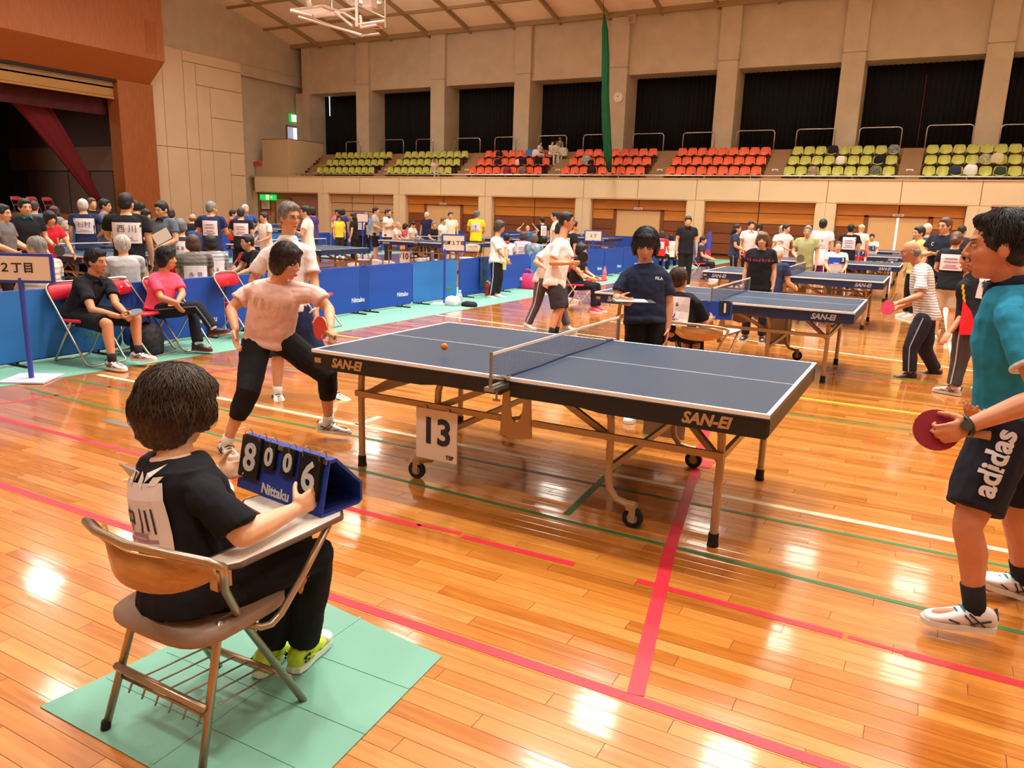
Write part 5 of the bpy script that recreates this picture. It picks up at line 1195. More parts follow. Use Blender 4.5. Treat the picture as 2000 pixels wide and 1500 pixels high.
# ================================================================== NEAR GROUP: umpire, her chair and score board
def umpire_chair(label, loc, rz=0.0, full=True):
    t = thing('tablet_chair', label, 'chair', loc, rz)
    fr = M('worn_chrome', (176, 154, 132), 0.30, 0.85); wd = wood_material('ply_back', (176, 118, 56), (206, 150, 84), 0, 3.0, 0.35) if 'ply_back' not in MATS else MATS['ply_back']
    sm = M('seat_vinyl', (150, 122, 104), 0.5)
    o = Vector((.055, -2.78, 0)); r = .0125
    V = lambda x, y, z: Vector((x, y, z)) - o
    back = [V(-.125, -2.965, .645), V(-.15, -2.99, .695), V(-.12, -3.02, .715), V(-.02, -3.055, .722), V(.13, -3.07, .724), V(.28, -3.04, .720), V(.37, -3.005, .708), V(.395, -2.98, .69), V(.37, -2.955, .645)]
    MB().tube([V(-.13, -2.585, .0), V(-.11, -2.80, .415), V(-.115, -2.92, .58)] + back + [V(.325, -2.92, .58), V(.235, -2.80, .415), V(.265, -2.575, .0)], r, 10).build('main_frame', fr, t, True)
    for x0, x1 in ((-.16, -.115), (.275, .235)):
        l = MB().tube([V(x0, -3.0, 0), V(lerp(x0, x1, .9), -2.88, .40), V(x1, -2.865, .43)], r, 10).build('rear_leg', fr, t, True)
        MB().cyl(V(x0, -3.0, 0), V(x0 * .99, -2.995, .03), .015, 10).build('foot_cap', BLK, l)
    rings = []
    n = 14
    for i in range(n + 1):
        u = -1 + 2 * i / n; x = .122 + .225 * u; y = -2.965 - .085 * (1 - u * u) ; top = .70; hh = .115 * (1 - abs(u) ** 3 * .45)
        rings.append([V(x, y - .006, top - hh), V(x, y + .006, top - hh), V(x, y - .012 + .006, top), V(x, y - .012 - .006, top)])
    MB().loft(rings).build('backrest', wd, t, True)
    rings = []
    for z, k in ((.385, .96), (.392, 1), (.412, 1), (.424, .93)):
        rings.append([V(.06 + .215 * k * math.copysign(abs(math.cos(a)) ** .5, math.cos(a)), -2.79 + .205 * k * math.copysign(abs(math.sin(a)) ** .5, math.sin(a)), z) for a in [2 * PI * i / 28 for i in range(28)]])
    MB().loft(rings).build('seat', sm, t, True)
    MB().tube([V(-.145, -2.955, .205), V(.262, -2.96, .205)], r, 8).build('cross_tube', fr, t, True); MB().tube([V(-.122, -2.64, .115), V(.26, -2.63, .115)], r, 8).build('cross_tube', fr, t, True)
    bk = MB().tube([V(-.14, -2.945, .165), V(.262, -2.945, .165)], .006, 6).build('basket_rail', fr, t, True)
    for i in range(6):
        x = -.105 + .062 * i
        MB().tube([V(x, -2.63, .120), V(x, -2.93, .150), V(x + .012, -2.955, .130), V(x + .03, -2.955, .168)], .0032, 6).build('basket_wire', fr, bk, True)
    # writing tablet on its post
    zt = .635
    tab = [(.225, -2.90), (.255, -2.925), (.295, -2.915), (.325, -2.86), (.335, -2.60), (.335, -2.45), (.30, -2.41), (-.02, -2.45), (-.035, -2.52), (-.01, -2.55), (.13, -2.585), (.19, -2.66), (.235, -2.76)]
    b = MB(); pts = [V(x, y, zt) for x, y in tab]; b.prism(pts, (0, 0, -.012), (0, 0, 0)); to = b.build('writing_tablet', M('tablet_white', (228, 216, 204), 0.35), t)
    e = MB().tube([p + Vector((0, 0, -.007)) for p in pts], .0085, 6, closed=True); e.build('edge_band', M('edge_brown', (92, 62, 50), 0.5), to)
    MB().tube([V(.325, -2.50, .62), V(.315, -2.60, .50), V(.305, -2.70, .395), V(.30, -2.735, .375), V(.285, -2.76, .372), V(.24, -2.79, .385)], .0115, 8).build('tablet_post', fr, t, True)
    MB().tube([V(.30, -2.93, .60), V(.285, -2.90, .622)], .014, 8).box(V(.30, -2.91, .60), (.03, .05, .05)).build('tablet_bracket', fr, t)
    return t
UC = umpire_chair('tubular steel tablet chair with plywood back under the umpire at front left', (.055, -2.78, 0))
def score_board(label, loc, rz, left='8', mid=('0', '0'), right='6', sc=1.0):
    t = thing('score_board', label, 'scoreboard', loc, rz); t.scale = (sc, sc, sc)
    bl = M('score_blue', (28, 58, 150), 0.4); bk = M('score_black', (22, 20, 22), 0.5); wt = M('score_white', (214, 206, 204), 0.5); st = M('ring_steel', (180, 160, 130), 0.25, 0.9)
    W_ = .225; H_ = .185
    # A-frame of folded blue plastic: two leaning faces, open ends, flat base
    b = MB(); pr = [(-.015, H_), (.015, H_), (.125, .075), (.125, .012), (.11, 0), (-.055, 0)]
    inn = [(-.012, H_ - .012), (.012, H_ - .012), (.115, .072), (.115, .014), (.105, .008), (-.048, .008)]
    rings = []
    A = [Vector((-W_, y, z)) for y, z in pr]; B_ = [Vector((W_, y, z)) for y, z in pr]
    Ai = [Vector((-W_, y, z)) for y, z in inn]; Bi = [Vector((W_, y, z)) for y, z in inn]; n = 6
    b.add(A + B_ + Ai + Bi, [(i, n + i, n + (i + 1) % n, (i + 1) % n) for i in range(n)] + [(2 * n + i, 2 * n + (i + 1) % n, 3 * n + (i + 1) % n, 3 * n + i) for i in range(n)] + [(i, (i + 1) % n, 2 * n + (i + 1) % n, 2 * n + i) for i in range(n)] + [(n + i, 3 * n + i, 3 * n + (i + 1) % n, n + (i + 1) % n) for i in range(n)])
    b.build('stand', bl, t)
    MB().b2((-W_ * .98, -.045, .010), (W_ * .98, .1, .013)).build('inner_floor', M('score_blue_dark', (18, 34, 92), 0.5), t)
    tilt = math.atan2(.04, H_); R = Matrix.Rotation(-tilt, 3, 'X'); P = lambda x, z, off=0.0: Vector((x, -.055 + .04 * z / H_, z)) + Vector((0, -math.cos(tilt), math.sin(tilt))) * off
    rot = (PI / 2 - tilt, 0, 0)
    for x, w_, z0, z1, tx, sz in ((-.160, .105, .045, .188, left, .135), (-.060, .062, .095, .184, mid[0], .085), (.040, .062, .095, .184, mid[1], .085), (.150, .105, .045, .188, right, .135)):
        if not tx: continue
        for q in range(3): cd_ = MB().box(P(x + .003 * (q - 1), (z0 + z1) / 2 + .002 * q, .004 + .003 * (2 - q)), (w_, .0016, z1 - z0), R).build('number_card', bk, t)
        lettering(tx, sz, wt, cd_, P(x, (z0 + z1) / 2 - .004, .0130), rot, weight=.003)
        for dx in ((-.38, .38) if w_ > .08 else (0,)):
            c = P(x + dx * w_, z1 - .012, .004)
            MB().tube([c + Vector((0, .016 * math.cos(a) + .008, .020 * math.sin(a) + .012)) for a in [2 * PI * k / 16 for k in range(16)]], .0016, 6, closed=True).build('ring', st, t, True)
    for x in (-.01, .205): MB().box(P(x, .178, .006), (.03, .003, .016), R).build('steel_clip', st, t)
    lettering('Nittaku', .048, wt, t, P(-.015, .026, .0015), rot, weight=.0015, depth=.0006)
    return t
score_board('blue flip score board showing 8 0 0 6 on the tablet chair', (.08, -2.42, .637), math.radians(-7))
sheet('floor_sheet', 'mint green floor sheet under the umpire and tablet chair at the front', [(-.44, -3.04), (.58, -3.04), (.515, -2.12), (-.33, -2.02)])
for q, (a, b_) in enumerate((((-.36, -2.62), (.55, -2.60)), ((-.40, -2.83), (.57, -2.82)), ((.1, -3.03), (.08, -2.06)), ((-.35, -2.36), (.53, -2.34)))):
    MB().bar((a[0], a[1], .0045), (b_[0], b_[1], .0045), .012, .0025).build('crease', MINT, [o for o in D.objects if o.name.startswith('floor_sheet')][-1])
def fdir(p, ang, pitch=0.0):
    c = CAM - Vector(p); c.z = 0; c.normalize(); rr = Vector((-c.y, c.x, 0))
    if rr.dot(RM.col[0]) < 0: rr = -rr
    a = math.radians(ang); f = c * math.cos(a) + rr * math.sin(a)
    f.z = math.tan(math.radians(pitch)); return f.normalized()
def hero(pts, s, face, pitch, tilt=0.0, chest=None, toe=(0, 0), wld=False):
    """joints from measured pixels and depths"""
    J = {k: (Vector(v) if wld else at(*v)) for k, v in pts.items()}; J['s'] = s
    hf = fdir(J['hc'], face, pitch); J['hf'] = hf; J['hu'] = perp(Vector((0, 0, 1)) + RM.col[0] * tilt, hf)
    r = J['shR'] - J['shL']; r.z = 0; f = Vector((0, 0, 1)).cross(r.normalized()); J['f'] = f; J['r'] = r.normalized()
    for k, a in zip('RL', toe):
        J['toe' + k] = a if isinstance(a, Vector) else fdir(J['an' + k], a)
    return J
BK = (30, 28, 32)
J = hero(dict(pelvis=(.045, -2.80, .495), neck=(-.03, -2.775, .868), hc=(-.085, -2.715, .985), shL=(-.255, -2.69, .785), shR=(.165, -2.835, .815), elR=(.285, -2.815, .69), wrR=(.262, -2.585, .685), elL=(-.375, -2.56, .63), wrL=(-.225, -2.475, .685),
              hipR=(.125, -2.785, .475), hipL=(-.035, -2.765, .475), knR=(.235, -2.465, .475), knL=(.125, -2.445, .475), anR=(.112, -2.415, .085), anL=(.025, -2.50, .085)), .90, 128, -8, 0.05, toe=(Vector((-.06, .25, 0)), Vector((-.07, .2, 0))), wld=True)
J['hdR'] = Vector((.05, .9, .15)); J['thR'] = Vector((-.2, 0, 1)); J['hdL'] = Vector((.8, .55, .1)); J['thL'] = Vector((-.3, .5, .8))
u_ = make_person('seated umpire in black with short brown hair, back to us, turning score cards', J, dict(skin=(220, 168, 132), hair=('mop', (60, 42, 32)), shirt=(26, 25, 30), slv=.86, pants=('pants', (24, 24, 28)), hem=-.20, shoe=(196, 222, 60), sole=(226, 232, 226), sock=(196, 222, 60), sock_h=.02,
            bib='中川', bibsize=(.25, .20), bibt=.58, bibx=.012, bibdy=.004, petals=1, bibcurve=.5, toecap=(232, 230, 224), mark=(196, 222, 60), yy=1, bibdark=1, bibtext=[('中 川', .085, -.015)], fat=1.12, head=1.12, curlR=.55, curlL=.45, face=False, vox=.0055, lace=(214, 232, 80)))
# ================================================================== PLAYERS AT THE NEAREST TABLE
d = 5.2
J = hero(dict(pelvis=(527, 655, d), neck=(541, 549, d - .13), hc=(560, 512, d - .19), shR=(492, 561, d - .02), shL=(606, 563, d - .08), elR=(451, 604, d - .08), wrR=(460, 643, d - .2), elL=(643, 604, d - .1), wrL=(645, 640, d - .28), hipR=(501, 667, d), hipL=(556, 667, d + .02),
              knR=(484, 765, d - .20), anR=(441, 868, d - .12), knL=(640, 733, d + .02), anL=(641, 824, d + .22)), .90, 52, -14, .05, toe=(20, 75))
J['hdR'] = Vector((0.1, -.15, -1)); J['hdL'] = fdir(J['wrL'], 20, -40); J['thL'] = fdir(J['wrL'], -70, 20); J['upL'] = Vector((.05, .05, 1))
make_person('woman in pale pink shirt and black capri trousers lunging with a red bat', J, dict(skin=(212, 154, 118), hair=('bob', (48, 30, 26)), shirt=(226, 188, 180), slv=.62, pants=('capri', (30, 28, 30)), hem=-.14, shoe=(216, 210, 206), sock=(226, 220, 214), sock_h=.07, curlL=.9, curlR=.35, lip=1,
            chest=('~06', .085, (206, 164, 120), .66), cap_end=.48, baggy=1.12, head=1.06, fat=1.06))
bat('red table tennis bat in the hand of the woman in pale pink', at(626, 641, d - .30), fdir(at(626, 641, d), -58, 6), RM @ Vector((.75, -.35, .4)), (206, 64, 60))
d = 6.6
J = hero(dict(pelvis=(563, 592, d), neck=(562, 468, d), hc=(566, 425, d - .05), shR=(521, 492, d), shL=(603, 490, d - .02), elR=(494, 548, d + .03), wrR=(503, 598, d - .1), elL=(614, 548, d - .02), wrL=(618, 602, d - .12), hipR=(545, 605, d), hipL=(582, 605, d),
              knR=(543, 695, d - .04), anR=(542, 768, d - .02), knL=(616, 690, d), anL=(652, 766, d + .03)), .98, 34, -5, .0, toe=(8, 50))
make_person('grey haired man in white polo shirt and glasses standing behind the pink shirted woman', J, dict(skin=(206, 150, 116), hair=('short', (128, 122, 118)), brow=(90, 80, 74), glasses=1, gcol=(120, 100, 90), shirt=(228, 216, 218), collar=(232, 222, 222), slv=.72, pants=('shorts', (38, 44, 78)), hem=-.16, short=1.02, shoe=(232, 226, 222), sock=(232, 226, 222), sock_h=.06, head=1.03, slv_trim=(200, 160, 160)))
# seated man in black and seated woman in pink, with the red chairs by the barrier
FC = make_folding_chair()
def chair(lab, x, y, rz, z=0.0, src=None, grp='red folding chairs'):
    global FC_USED
    o = copy_tree(src or FC) if FC_USED else FC
    if src is None: FC_USED = True
    o.location = (x, y, z); o.rotation_euler = (0, 0, math.radians(rz)); o['label'] = lab; o['group'] = grp
    return o
FC_USED = False
chair('red folding chair under the seated man in black', -5.50, .42, -86)
chair('empty red folding chair with a white towel, left of the woman in pink', -5.50, 1.02, -72)
chair('red folding chair under the woman in the pink shirt', -5.48, 1.48, -82)
chair('empty red folding chair behind the player in pale pink', -5.45, 2.42, -80)
chair('empty red folding chair mostly hidden behind the man in the white polo', -5.40, 3.62, -80)
d = 7.78
J = hero(dict(pelvis=(153, 611, d), neck=(182, 541, d - .06), hc=(189, 511, d - .10), shR=(160, 553, d - .17), shL=(212, 549, d + .12), elR=(180, 606, d - .28), wrR=(232, 618, d - .30), elL=(226, 594, d - .05), wrL=(245, 611, d - .22), hipR=(156, 620, d - .12), hipL=(172, 614, d + .06),
              knR=(210, 633, d - .36), anR=(219, 705, d - .36), knL=(266, 621, d - .12), anL=(270, 688, d - .12)), .97, 48, -6, .0, toe=(38, 62))
J['hdR'] = fdir(J['wrR'], 70, -10); J['hdL'] = fdir(J['wrL'], 40, -30)
make_person('seated man in black shirt and shorts holding a grey bat by the team name sign', J, dict(skin=(196, 134, 98), hair=('short', (34, 30, 30)), shirt=(32, 30, 36), slv=.66, pants=('shorts', (28, 27, 30)), hem=-.12, short=.90, shoe=(214, 204, 200), sock=(40, 38, 42), sock_h=.07, curlR=.9, curlL=.8, collar=(32, 30, 36), lace=(30, 30, 30)))
bat('grey backed table tennis bat held by the seated man in black', at(262, 611, d - .25), Vector((.1, -.35, .9)), RM @ Vector((-.9, -.5, .1)), (96, 92, 104), back=(150, 40, 44))
d = 8.42
J = hero(dict(pelvis=(312, 601, d), neck=(319, 533, d), hc=(326, 505, d - .04), shR=(299, 543, d - .13), shL=(343, 540, d + .13), elR=(314, 582, d - .2), wrR=(342, 590, d - .24), elL=(357, 574, d + .07), wrL=(348, 587, d - .16), hipR=(312, 607, d - .08), hipL=(326, 604, d + .08),
              knR=(388, 599, d - .16), anR=(417, 641, d - .12), knL=(376, 607, d + .02), anL=(387, 671, d - .02)), .92, 62, -2, .0, toe=(65, 52))
J['upR'] = (Vector((0, 0, 1)) + fdir(J['anR'], 70) * -.25).normalized(); J['hdR'] = fdir(J['wrR'], 40, -50); J['hdL'] = fdir(J['wrL'], -50, -30)
make_person('smiling woman in bright pink shirt and dark trousers seated cross legged', J, dict(skin=(206, 140, 104), hair=('bob', (34, 28, 28)), shirt=(240, 84, 110), slv=.72, pants=('pants', (34, 36, 46)), piping=(120, 122, 130), hem=-.10, shoe=(44, 42, 56), sole=(120, 50, 60), sock=(220, 214, 210), sock_h=.06, lip=1, head=1.08))
# right hand player
d = 2.98
J = hero(dict(pelvis=(1986, 815, d + .12), neck=(1980, 548, d), hc=(1950, 482, d - .03), shL=(1976, 612, d - .17), shR=(2030, 600, d + .22), elL=(2040, 775, d - .30), wrL=(1895, 830, d - .28), elR=(2070, 770, d + .2), wrR=(1935, 810, d - .05), hipL=(1956, 850, d + .02), hipR=(2010, 850, d + .2),
              knL=(1888, 1030, d - .0), anL=(1904, 1188, d + .06), knR=(1984, 1015, d + .26), anR=(1996, 1130, d + .42)), 1.0, -82, -4, .03, toe=(-60, -70))
J['hdL'] = RM @ Vector((-.92, -.34, .12)); J['thL'] = RM @ Vector((-.2, .8, .1)); J['upR'] = (Vector((0, 0, 1)) + Vector((.35, 0, 0))).normalized()
rp = make_person('player in blue shirt and black shorts at the right edge holding a dark red bat', J, dict(skin=(202, 134, 100), hair=('short', (36, 32, 32)), shirt=(42, 136, 172), collar=(34, 40, 62), slv=.62, slv_trim=(214, 220, 224), pants=('shorts', (34, 34, 46)), hem=-.10, short=.80, shoe=(226, 216, 214), sock=(40, 38, 42), sock_h=.11, curlL=1.0, curlR=.6, head=1.09, fat=1.08, lace=(52, 140, 166), baggy=1.1, leg_text=('adidas', .108, (222, 214, 216), .34, 'L'), leg_n=RM @ Vector((-.45, 0, .9))))
bat('dark red table tennis bat held low by the player in blue', at(1829, 840, d - .235), RM @ Vector((-.25, .2, 1)), RM @ Vector((.95, -.12, .12)), (142, 24, 44))
wb = MB(); wp = at(1888, 831, d - .28); wd_ = (J['wrL'] - J['elL']).normalized(); x_ = perp(Vector((0, 0, 1)), wd_); y_ = wd_.cross(x_)
wb.tube([wp + (x_ * math.cos(a) + y_ * math.sin(a)) * .034 for a in [2 * PI * k / 20 for k in range(20)]], .009, 8, closed=True)
o = wb.build('wrist_watch', M('watch_black', (28, 28, 30), 0.4), rp, True); o.location = -rp.location
wf = MB(); c_ = wp + (CAM - wp).normalized() * .040; n_ = (CAM - wp).normalized(); wf.cyl(c_ - n_ * .006, c_ + n_ * .006, .019, 18); f_ = wf.build('watch_face', M('watch_glass', (70, 74, 70), 0.2), o); 
# woman in navy with a clipboard
d = 6.15
J = hero(dict(pelvis=(1260, 618, d), neck=(1260, 515, d), hc=(1261, 480, d - .04), shR=(1224, 536, d), shL=(1297, 536, d), elR=(1205, 582, d - .02), wrR=(1210, 584, d - .25), elL=(1307, 592, d), wrL=(1303, 643, d - .03), hipR=(1242, 632, d), hipL=(1278, 632, d), knR=(1240, 725, d), knL=(1275, 725, d), anR=(1236, 800, d + .05), anL=(1272, 803, d + .02)), .94, 0, -16, .0, toe=(-12, 12))
J['hdR'] = fdir(J['wrR'], 30, -5); J['thR'] = Vector((0, 0, 1))
make_person('woman in navy T-shirt looking down at a clipboard behind the nearest table', J, dict(skin=(200, 140, 108), hair=('bob', (26, 24, 26)), shirt=(36, 42, 66), slv=.74, pants=('pants', (24, 24, 30)), hem=-.14, shoe=(226, 222, 220), sock=(220, 214, 210), head=1.16, curlR=.7, chest=('FILA', .035, (206, 206, 212), .68), chest_x=-.09))
t = thing('clipboard', 'thin dark clipboard with papers held flat by the woman in navy', 'clipboard', at(1236, 588, d - .34))
R_ = Matrix.Rotation(math.radians(28), 3, 'Z')
MB().box((0, 0, 0), (.32, .23, .005), R_).build('board', M('clip_dark', (52, 50, 62), 0.5), t); MB().box((-.02, 0, .004), (.24, .20, .003), R_).build('paper', M('paper', None), t); MB().box((-.13, 0, .008), (.03, .10, .012), R_).build('clip', STEEL, t)
# young man, and the player half hidden behind him
d = 10.5
J = hero(dict(pelvis=(1086, 545, d), neck=(1098, 467, d), hc=(1107, 432, d), shR=(1091, 480, d - .17), shL=(1106, 476, d + .17), elR=(1077, 514, d - .22), wrR=(1112, 514, d - .28), elL=(1114, 514, d + .17), wrL=(1131, 531, d + .1), hipR=(1084, 553, d - .08), hipL=(1093, 551, d + .08), knR=(1090, 603, d - .06), anR=(1076, 652, d - .1), knL=(1096, 600, d), anL=(1085, 648, d + .1)), 1.0, 84, -3, .0, toe=(70, 60))
make_person('young man in white printed T-shirt, glasses and dark shorts, seen from the side', J, dict(skin=(204, 142, 106), hair=('short', (26, 24, 28)), shirt=(230, 214, 206), slv=.72, pants=('shorts', (58, 50, 58)), short=1.0, hem=-.22, shoe=(40, 36, 40), sock=(40, 36, 40), sock_h=.08, glasses=1, gcol=(40, 34, 34), chest=('~05', .06, (110, 100, 112), .62), curlR=.6, fat=.95, loose=.03, baggy=1.08, lip=0))
bat('round black table tennis bat held out by the young man in white', at(1139, 503, d - .25), fdir(at(1139, 503, d), -20, 5), RM @ Vector((-.7, -.6, .2)), (34, 30, 32), back=(160, 40, 44))
d = 10.8
J = hero(dict(pelvis=(1062, 545, d), neck=(1086, 478, d - .05), hc=(1097, 448, d), shR=(1062, 494, d - .1), shL=(1088, 486, d + .2), elR=(1046, 512, d - .15), wrR=(1062, 522, d - .3), elL=(1100, 510, d + .2), wrL=(1115, 520, d), hipR=(1058, 550, d - .08), hipL=(1068, 550, d + .08), knR=(1048, 595, d), anR=(1031, 632, d), knL=(1094, 595, d - .1), anL=(1108, 636, d - .1)), .92, 60, -8, .0, toe=(40, 55))
make_person('player in white shirt and grey trousers half hidden behind the young man', J, dict(skin=(206, 142, 106), hair=('bob', (40, 32, 30)), shirt=(230, 216, 208), slv=.66, pants=('pants', (92, 82, 92)), piping=(210, 204, 208), shoe=(210, 204, 206), head=.95))
# woman in white by the barrier with a bottle in her hands
d = 14.7
J = hero(dict(pelvis=(971, 505, d), neck=(971, 463, d), hc=(976, 443, d), shR=(966, 470, d - .13), shL=(977, 468, d + .15), elR=(976, 491, d - .16), wrR=(987, 505, d - .2), elL=(988, 489, d + .1), wrL=(990, 506, d), hipR=(968, 512, d - .06), hipL=(974, 510, d + .07), knR=(966, 544, d - .05), anR=(960, 578, d - .05), knL=(976, 543, d + .03), anL=(971, 574, d + .04)), .97, 72, -10, 0, toe=(60, 80))
make_person('woman in white shirt and black trousers standing by the barrier with a towel wrapped bottle', J, dict(skin=(196, 132, 98), hair=('bob', (62, 52, 52)), shirt=(230, 216, 210), slv=.85, pants=('pants', (34, 30, 36)), piping=(206, 200, 200), hem=-.24, shoe=(226, 222, 222), face=True))
bottle('yellow-green bottle in the hands of the woman in white', at(985, 527, d - .22), .24, .036, (206, 214, 130), (206, 214, 130), False)
# old man in striped shirt and the player with the red vest
d = 8.3
st_ = stripe_material('striped_tee', (226, 212, 206), (150, 134, 132), 36, 'z', .66)
J = hero(dict(pelvis=(1808, 612, d), neck=(1797, 516, d), hc=(1778, 492, d), shL=(1801, 534, d - .18), shR=(1808, 532, d + .18), elL=(1797, 578, d - .27), wrL=(1753, 592, d - .32), elR=(1796, 585, d + .22), wrR=(1750, 602, d + .05), hipL=(1804, 625, d - .09), hipR=(1809, 623, d + .09), knL=(1778, 680, d - .06), anL=(1776, 728, d - .05), knR=(1806, 683, d + .12), anR=(1826, 722, d + .2)), .93, -84, -12, .0, toe=(-80, -65))
J['hdL'] = RM @ Vector((-1, -.25, .1))
make_person('balding old man in grey striped T-shirt and dark track trousers holding a pink bat', J, dict(skin=(198, 130, 96), hair=('bald', (120, 112, 106)), brow=(120, 100, 90), shirt=st_, slv=.80, pants=('pants', (46, 42, 52)), piping=(164, 160, 160), hem=-.16, shoe=(44, 44, 56), sole=(214, 206, 200), glasses=1, gcol=(150, 120, 100), curlL=.8, baggy=1.15))
bat('pink table tennis bat held by the old man in stripes', at(1734, 601, d - .34), fdir(at(1734, 600, d), -35, 10), RM @ Vector((.75, .6, 0)), (236, 70, 104))
d = 7.45
J = hero(dict(pelvis=(1893, 633, d), neck=(1912, 533, d), hc=(1896, 506, d - .03), shL=(1880, 556, d - .08), shR=(1936, 552, d + .18), elL=(1886, 612, d - .05), wrL=(1856, 648, d - .10), elR=(1950, 610, d + .2), wrR=(1930, 650, d + .2), hipL=(1884, 645, d - .05), hipR=(1906, 645, d + .1), knL=(1874, 705, d - .02), anL=(1862, 754, d), knR=(1930, 710, d + .2), anR=(1935, 752, d + .3)), .97, -118, -10, .0, toe=(-85, -110))
rv = make_person('player in black and red shirt with a white name bib, behind the blue shirted player', J, dict(skin=(198, 128, 94), hair=('short', (28, 26, 28)), shirt=(40, 36, 42), slv=.8, pants=('pants', (76, 68, 72)), piping=(190, 184, 184), hem=-.20, shoe=(222, 182, 180), sole=(214, 206, 200), bib='佐々木', bibsize=(.28, .21), bibtext=[('佐々木', .085, .03), ('~02', .05, -.05)], bibt=.66, baggy=1.1))
pb = MB(); sp_ = (J['neck'] - J['pelvis']); r_ = (J['shR'] - J['shL']).normalized()
for i in range(5):
    q = J['shL'] + (J['elL'] - J['shL']) * (.08 + .17 * i) + (CAM - J['shL']).normalized() * .074; pb.box(q - rv.location, (.02, .02, .045))
pb.build('yellow_trim', cloth((226, 200, 60)), rv)
rd = MB(); pts = [at(1881, 586, d - .19), at(1896, 606, d - .20), at(1912, 654, d - .19), at(1872, 654, d - .20)]
rd.prism([p - rv.location for p in pts], (0, 0, 0), (CAM - J['pelvis']).normalized() * -.06); rd.build('red_side_panel', cloth((222, 40, 48)), rv)
# umpire of the second table, seen from behind, on his own tablet chair
d = 6.85
c2 = copy_tree(UC); c2.location = (.16, 2.50, 0); c2.rotation_euler = (0, 0, math.radians(-6)); c2['label'] = 'tablet chair with plywood back under the umpire behind the woman in navy'
J = hero(dict(pelvis=(1322, 640, d), neck=(1330, 572, d), hc=(1325, 549, d), shL=(1306, 588, d + .05), shR=(1360, 590, d - .08), elL=(1310, 625, d + .25), wrL=(1365, 622, d + .35), elR=(1374, 628, d - .02), wrR=(1388, 622, d + .22), hipL=(1312, 648, d), hipR=(1338, 650, d), knL=(1340, 655, d + .45), knR=(1362, 660, d + .40), anL=(1345, 730, d + .42), anR=(1362, 736, d + .38)), .92, 160, -8, .0, toe=(170, 160))
make_person('umpire in black with cropped brown hair and a bib, behind the woman in navy', J, dict(skin=(196, 130, 96), hair=('crop', (70, 48, 38)), shirt=(28, 27, 31), slv=.9, pants=('pants', (28, 27, 31)), hem=-.08, shoe=(60, 60, 66), bib='2', bibsize=(.24, .26), bibt=.42, bibtext=[('~02', .06, .06), ('2', .10, -.05)], curlR=.7, face=False))
score_board('blue flip score board held by the umpire at the second table', at(1384, 622, d + .30) - Vector((0, 0, .0)), math.radians(20), '', ('', ''), '1', .9)
# ================================================================== THE OTHER PLAYERS, UMPIRES AND SPECTATORS IN THE HALL
def ground(px, py, dist):
    r = ray(px, py); h = Vector((r.x, r.y, 0)).length; return CAM + r * (dist / h)
WT, KB, NV, GY = (228, 216, 210), (33, 31, 36), (40, 46, 78), (128, 124, 132)
HK, HG, HW, HB_ = (30, 27, 29), (128, 122, 120), (206, 196, 186), (66, 46, 38)
PJ = {}
def held_bat(label, px, side, rgb, back=(24, 22, 22), up=.0):
    J = PJ[px]; w_ = J['wr' + side]; d_ = (w_ - J['el' + side]).normalized(); s_ = J['s']
    h_ = (d_ * .5 + Vector((0, 0, up))).normalized(); c = w_ + d_ * .07 * s_ + h_ * .10
    bat(label, c, fdir(c, 25, 10), -h_, rgb, back=back)
def stand(label, px, top, dist, face=0, shirt=WT, pants=('pants', KB), hair=('short', HK), arms=('down', 'down'), **k):
    p = ground(px, top, dist); h = p.z;
    J = std((p.x, p.y), face, h, arms, False, k.pop('lean', 0.0), k.pop('turn', 0), k.pop('nod', 4), female=k.pop('female', False), step=k.pop('step', 0.0), spread=k.pop('spread', .10))
    if k.pop('shift', True):      # keep the head where it was measured when the figure leans
        dlt = Vector((p.x - J['hc'].x, p.y - J['hc'].y, 0))
        for q in list(J):
            if isinstance(J[q], Vector) and q not in ('hf', 'hu', 'toeR', 'toeL', 'f', 'r'): J[q] = J[q] + dlt
    PJ[px] = J; st = dict(shirt=shirt, pants=pants, hair=hair, face=dist < 16); st.update(k); st['face'] = st.get('face') or bool(k.get('facial'))
    return make_person(label, J, st)
def sit(label, px, top, dist, face=0, shirt=WT, pants=('pants', KB), hair=('short', HK), arms=('lap', 'lap'), seat=.44, chairlab=None, lean=.1, zb=0.0, **k):
    p = ground(px, top, dist); s = (p.z - zb - seat - .10) / .80;
    s = min(s, 1.08)
    if s < .88: s = .88; seat = max(p.z - zb - .10 - .78 * s, .24)
    J = std((p.x, p.y), face, s * 1.7, arms, True, lean, k.pop('turn', 0), k.pop('nod', 6), female=k.pop('female', False), seat=seat, zbase=zb)
    dlt = Vector((p.x - J['hc'].x, p.y - J['hc'].y, 0))
    for q in list(J):
        if isinstance(J[q], Vector) and q not in ('hf', 'hu', 'toeR', 'toeL', 'f', 'r'): J[q] = J[q] + dlt
    st = dict(shirt=shirt, pants=pants, hair=hair, face=dist < 16, zbase=zb, hem=-.05); st.update(k); st['face'] = st.get('face') or bool(k.get('facial'))
    o = make_person(label, J, st)
    if chairlab:
        f = J['f']; pv = J['pelvis']
        chair(chairlab, pv.x + f.x * .05, pv.y + f.y * .05, math.degrees(math.atan2(-f.x, f.y)))
    return o
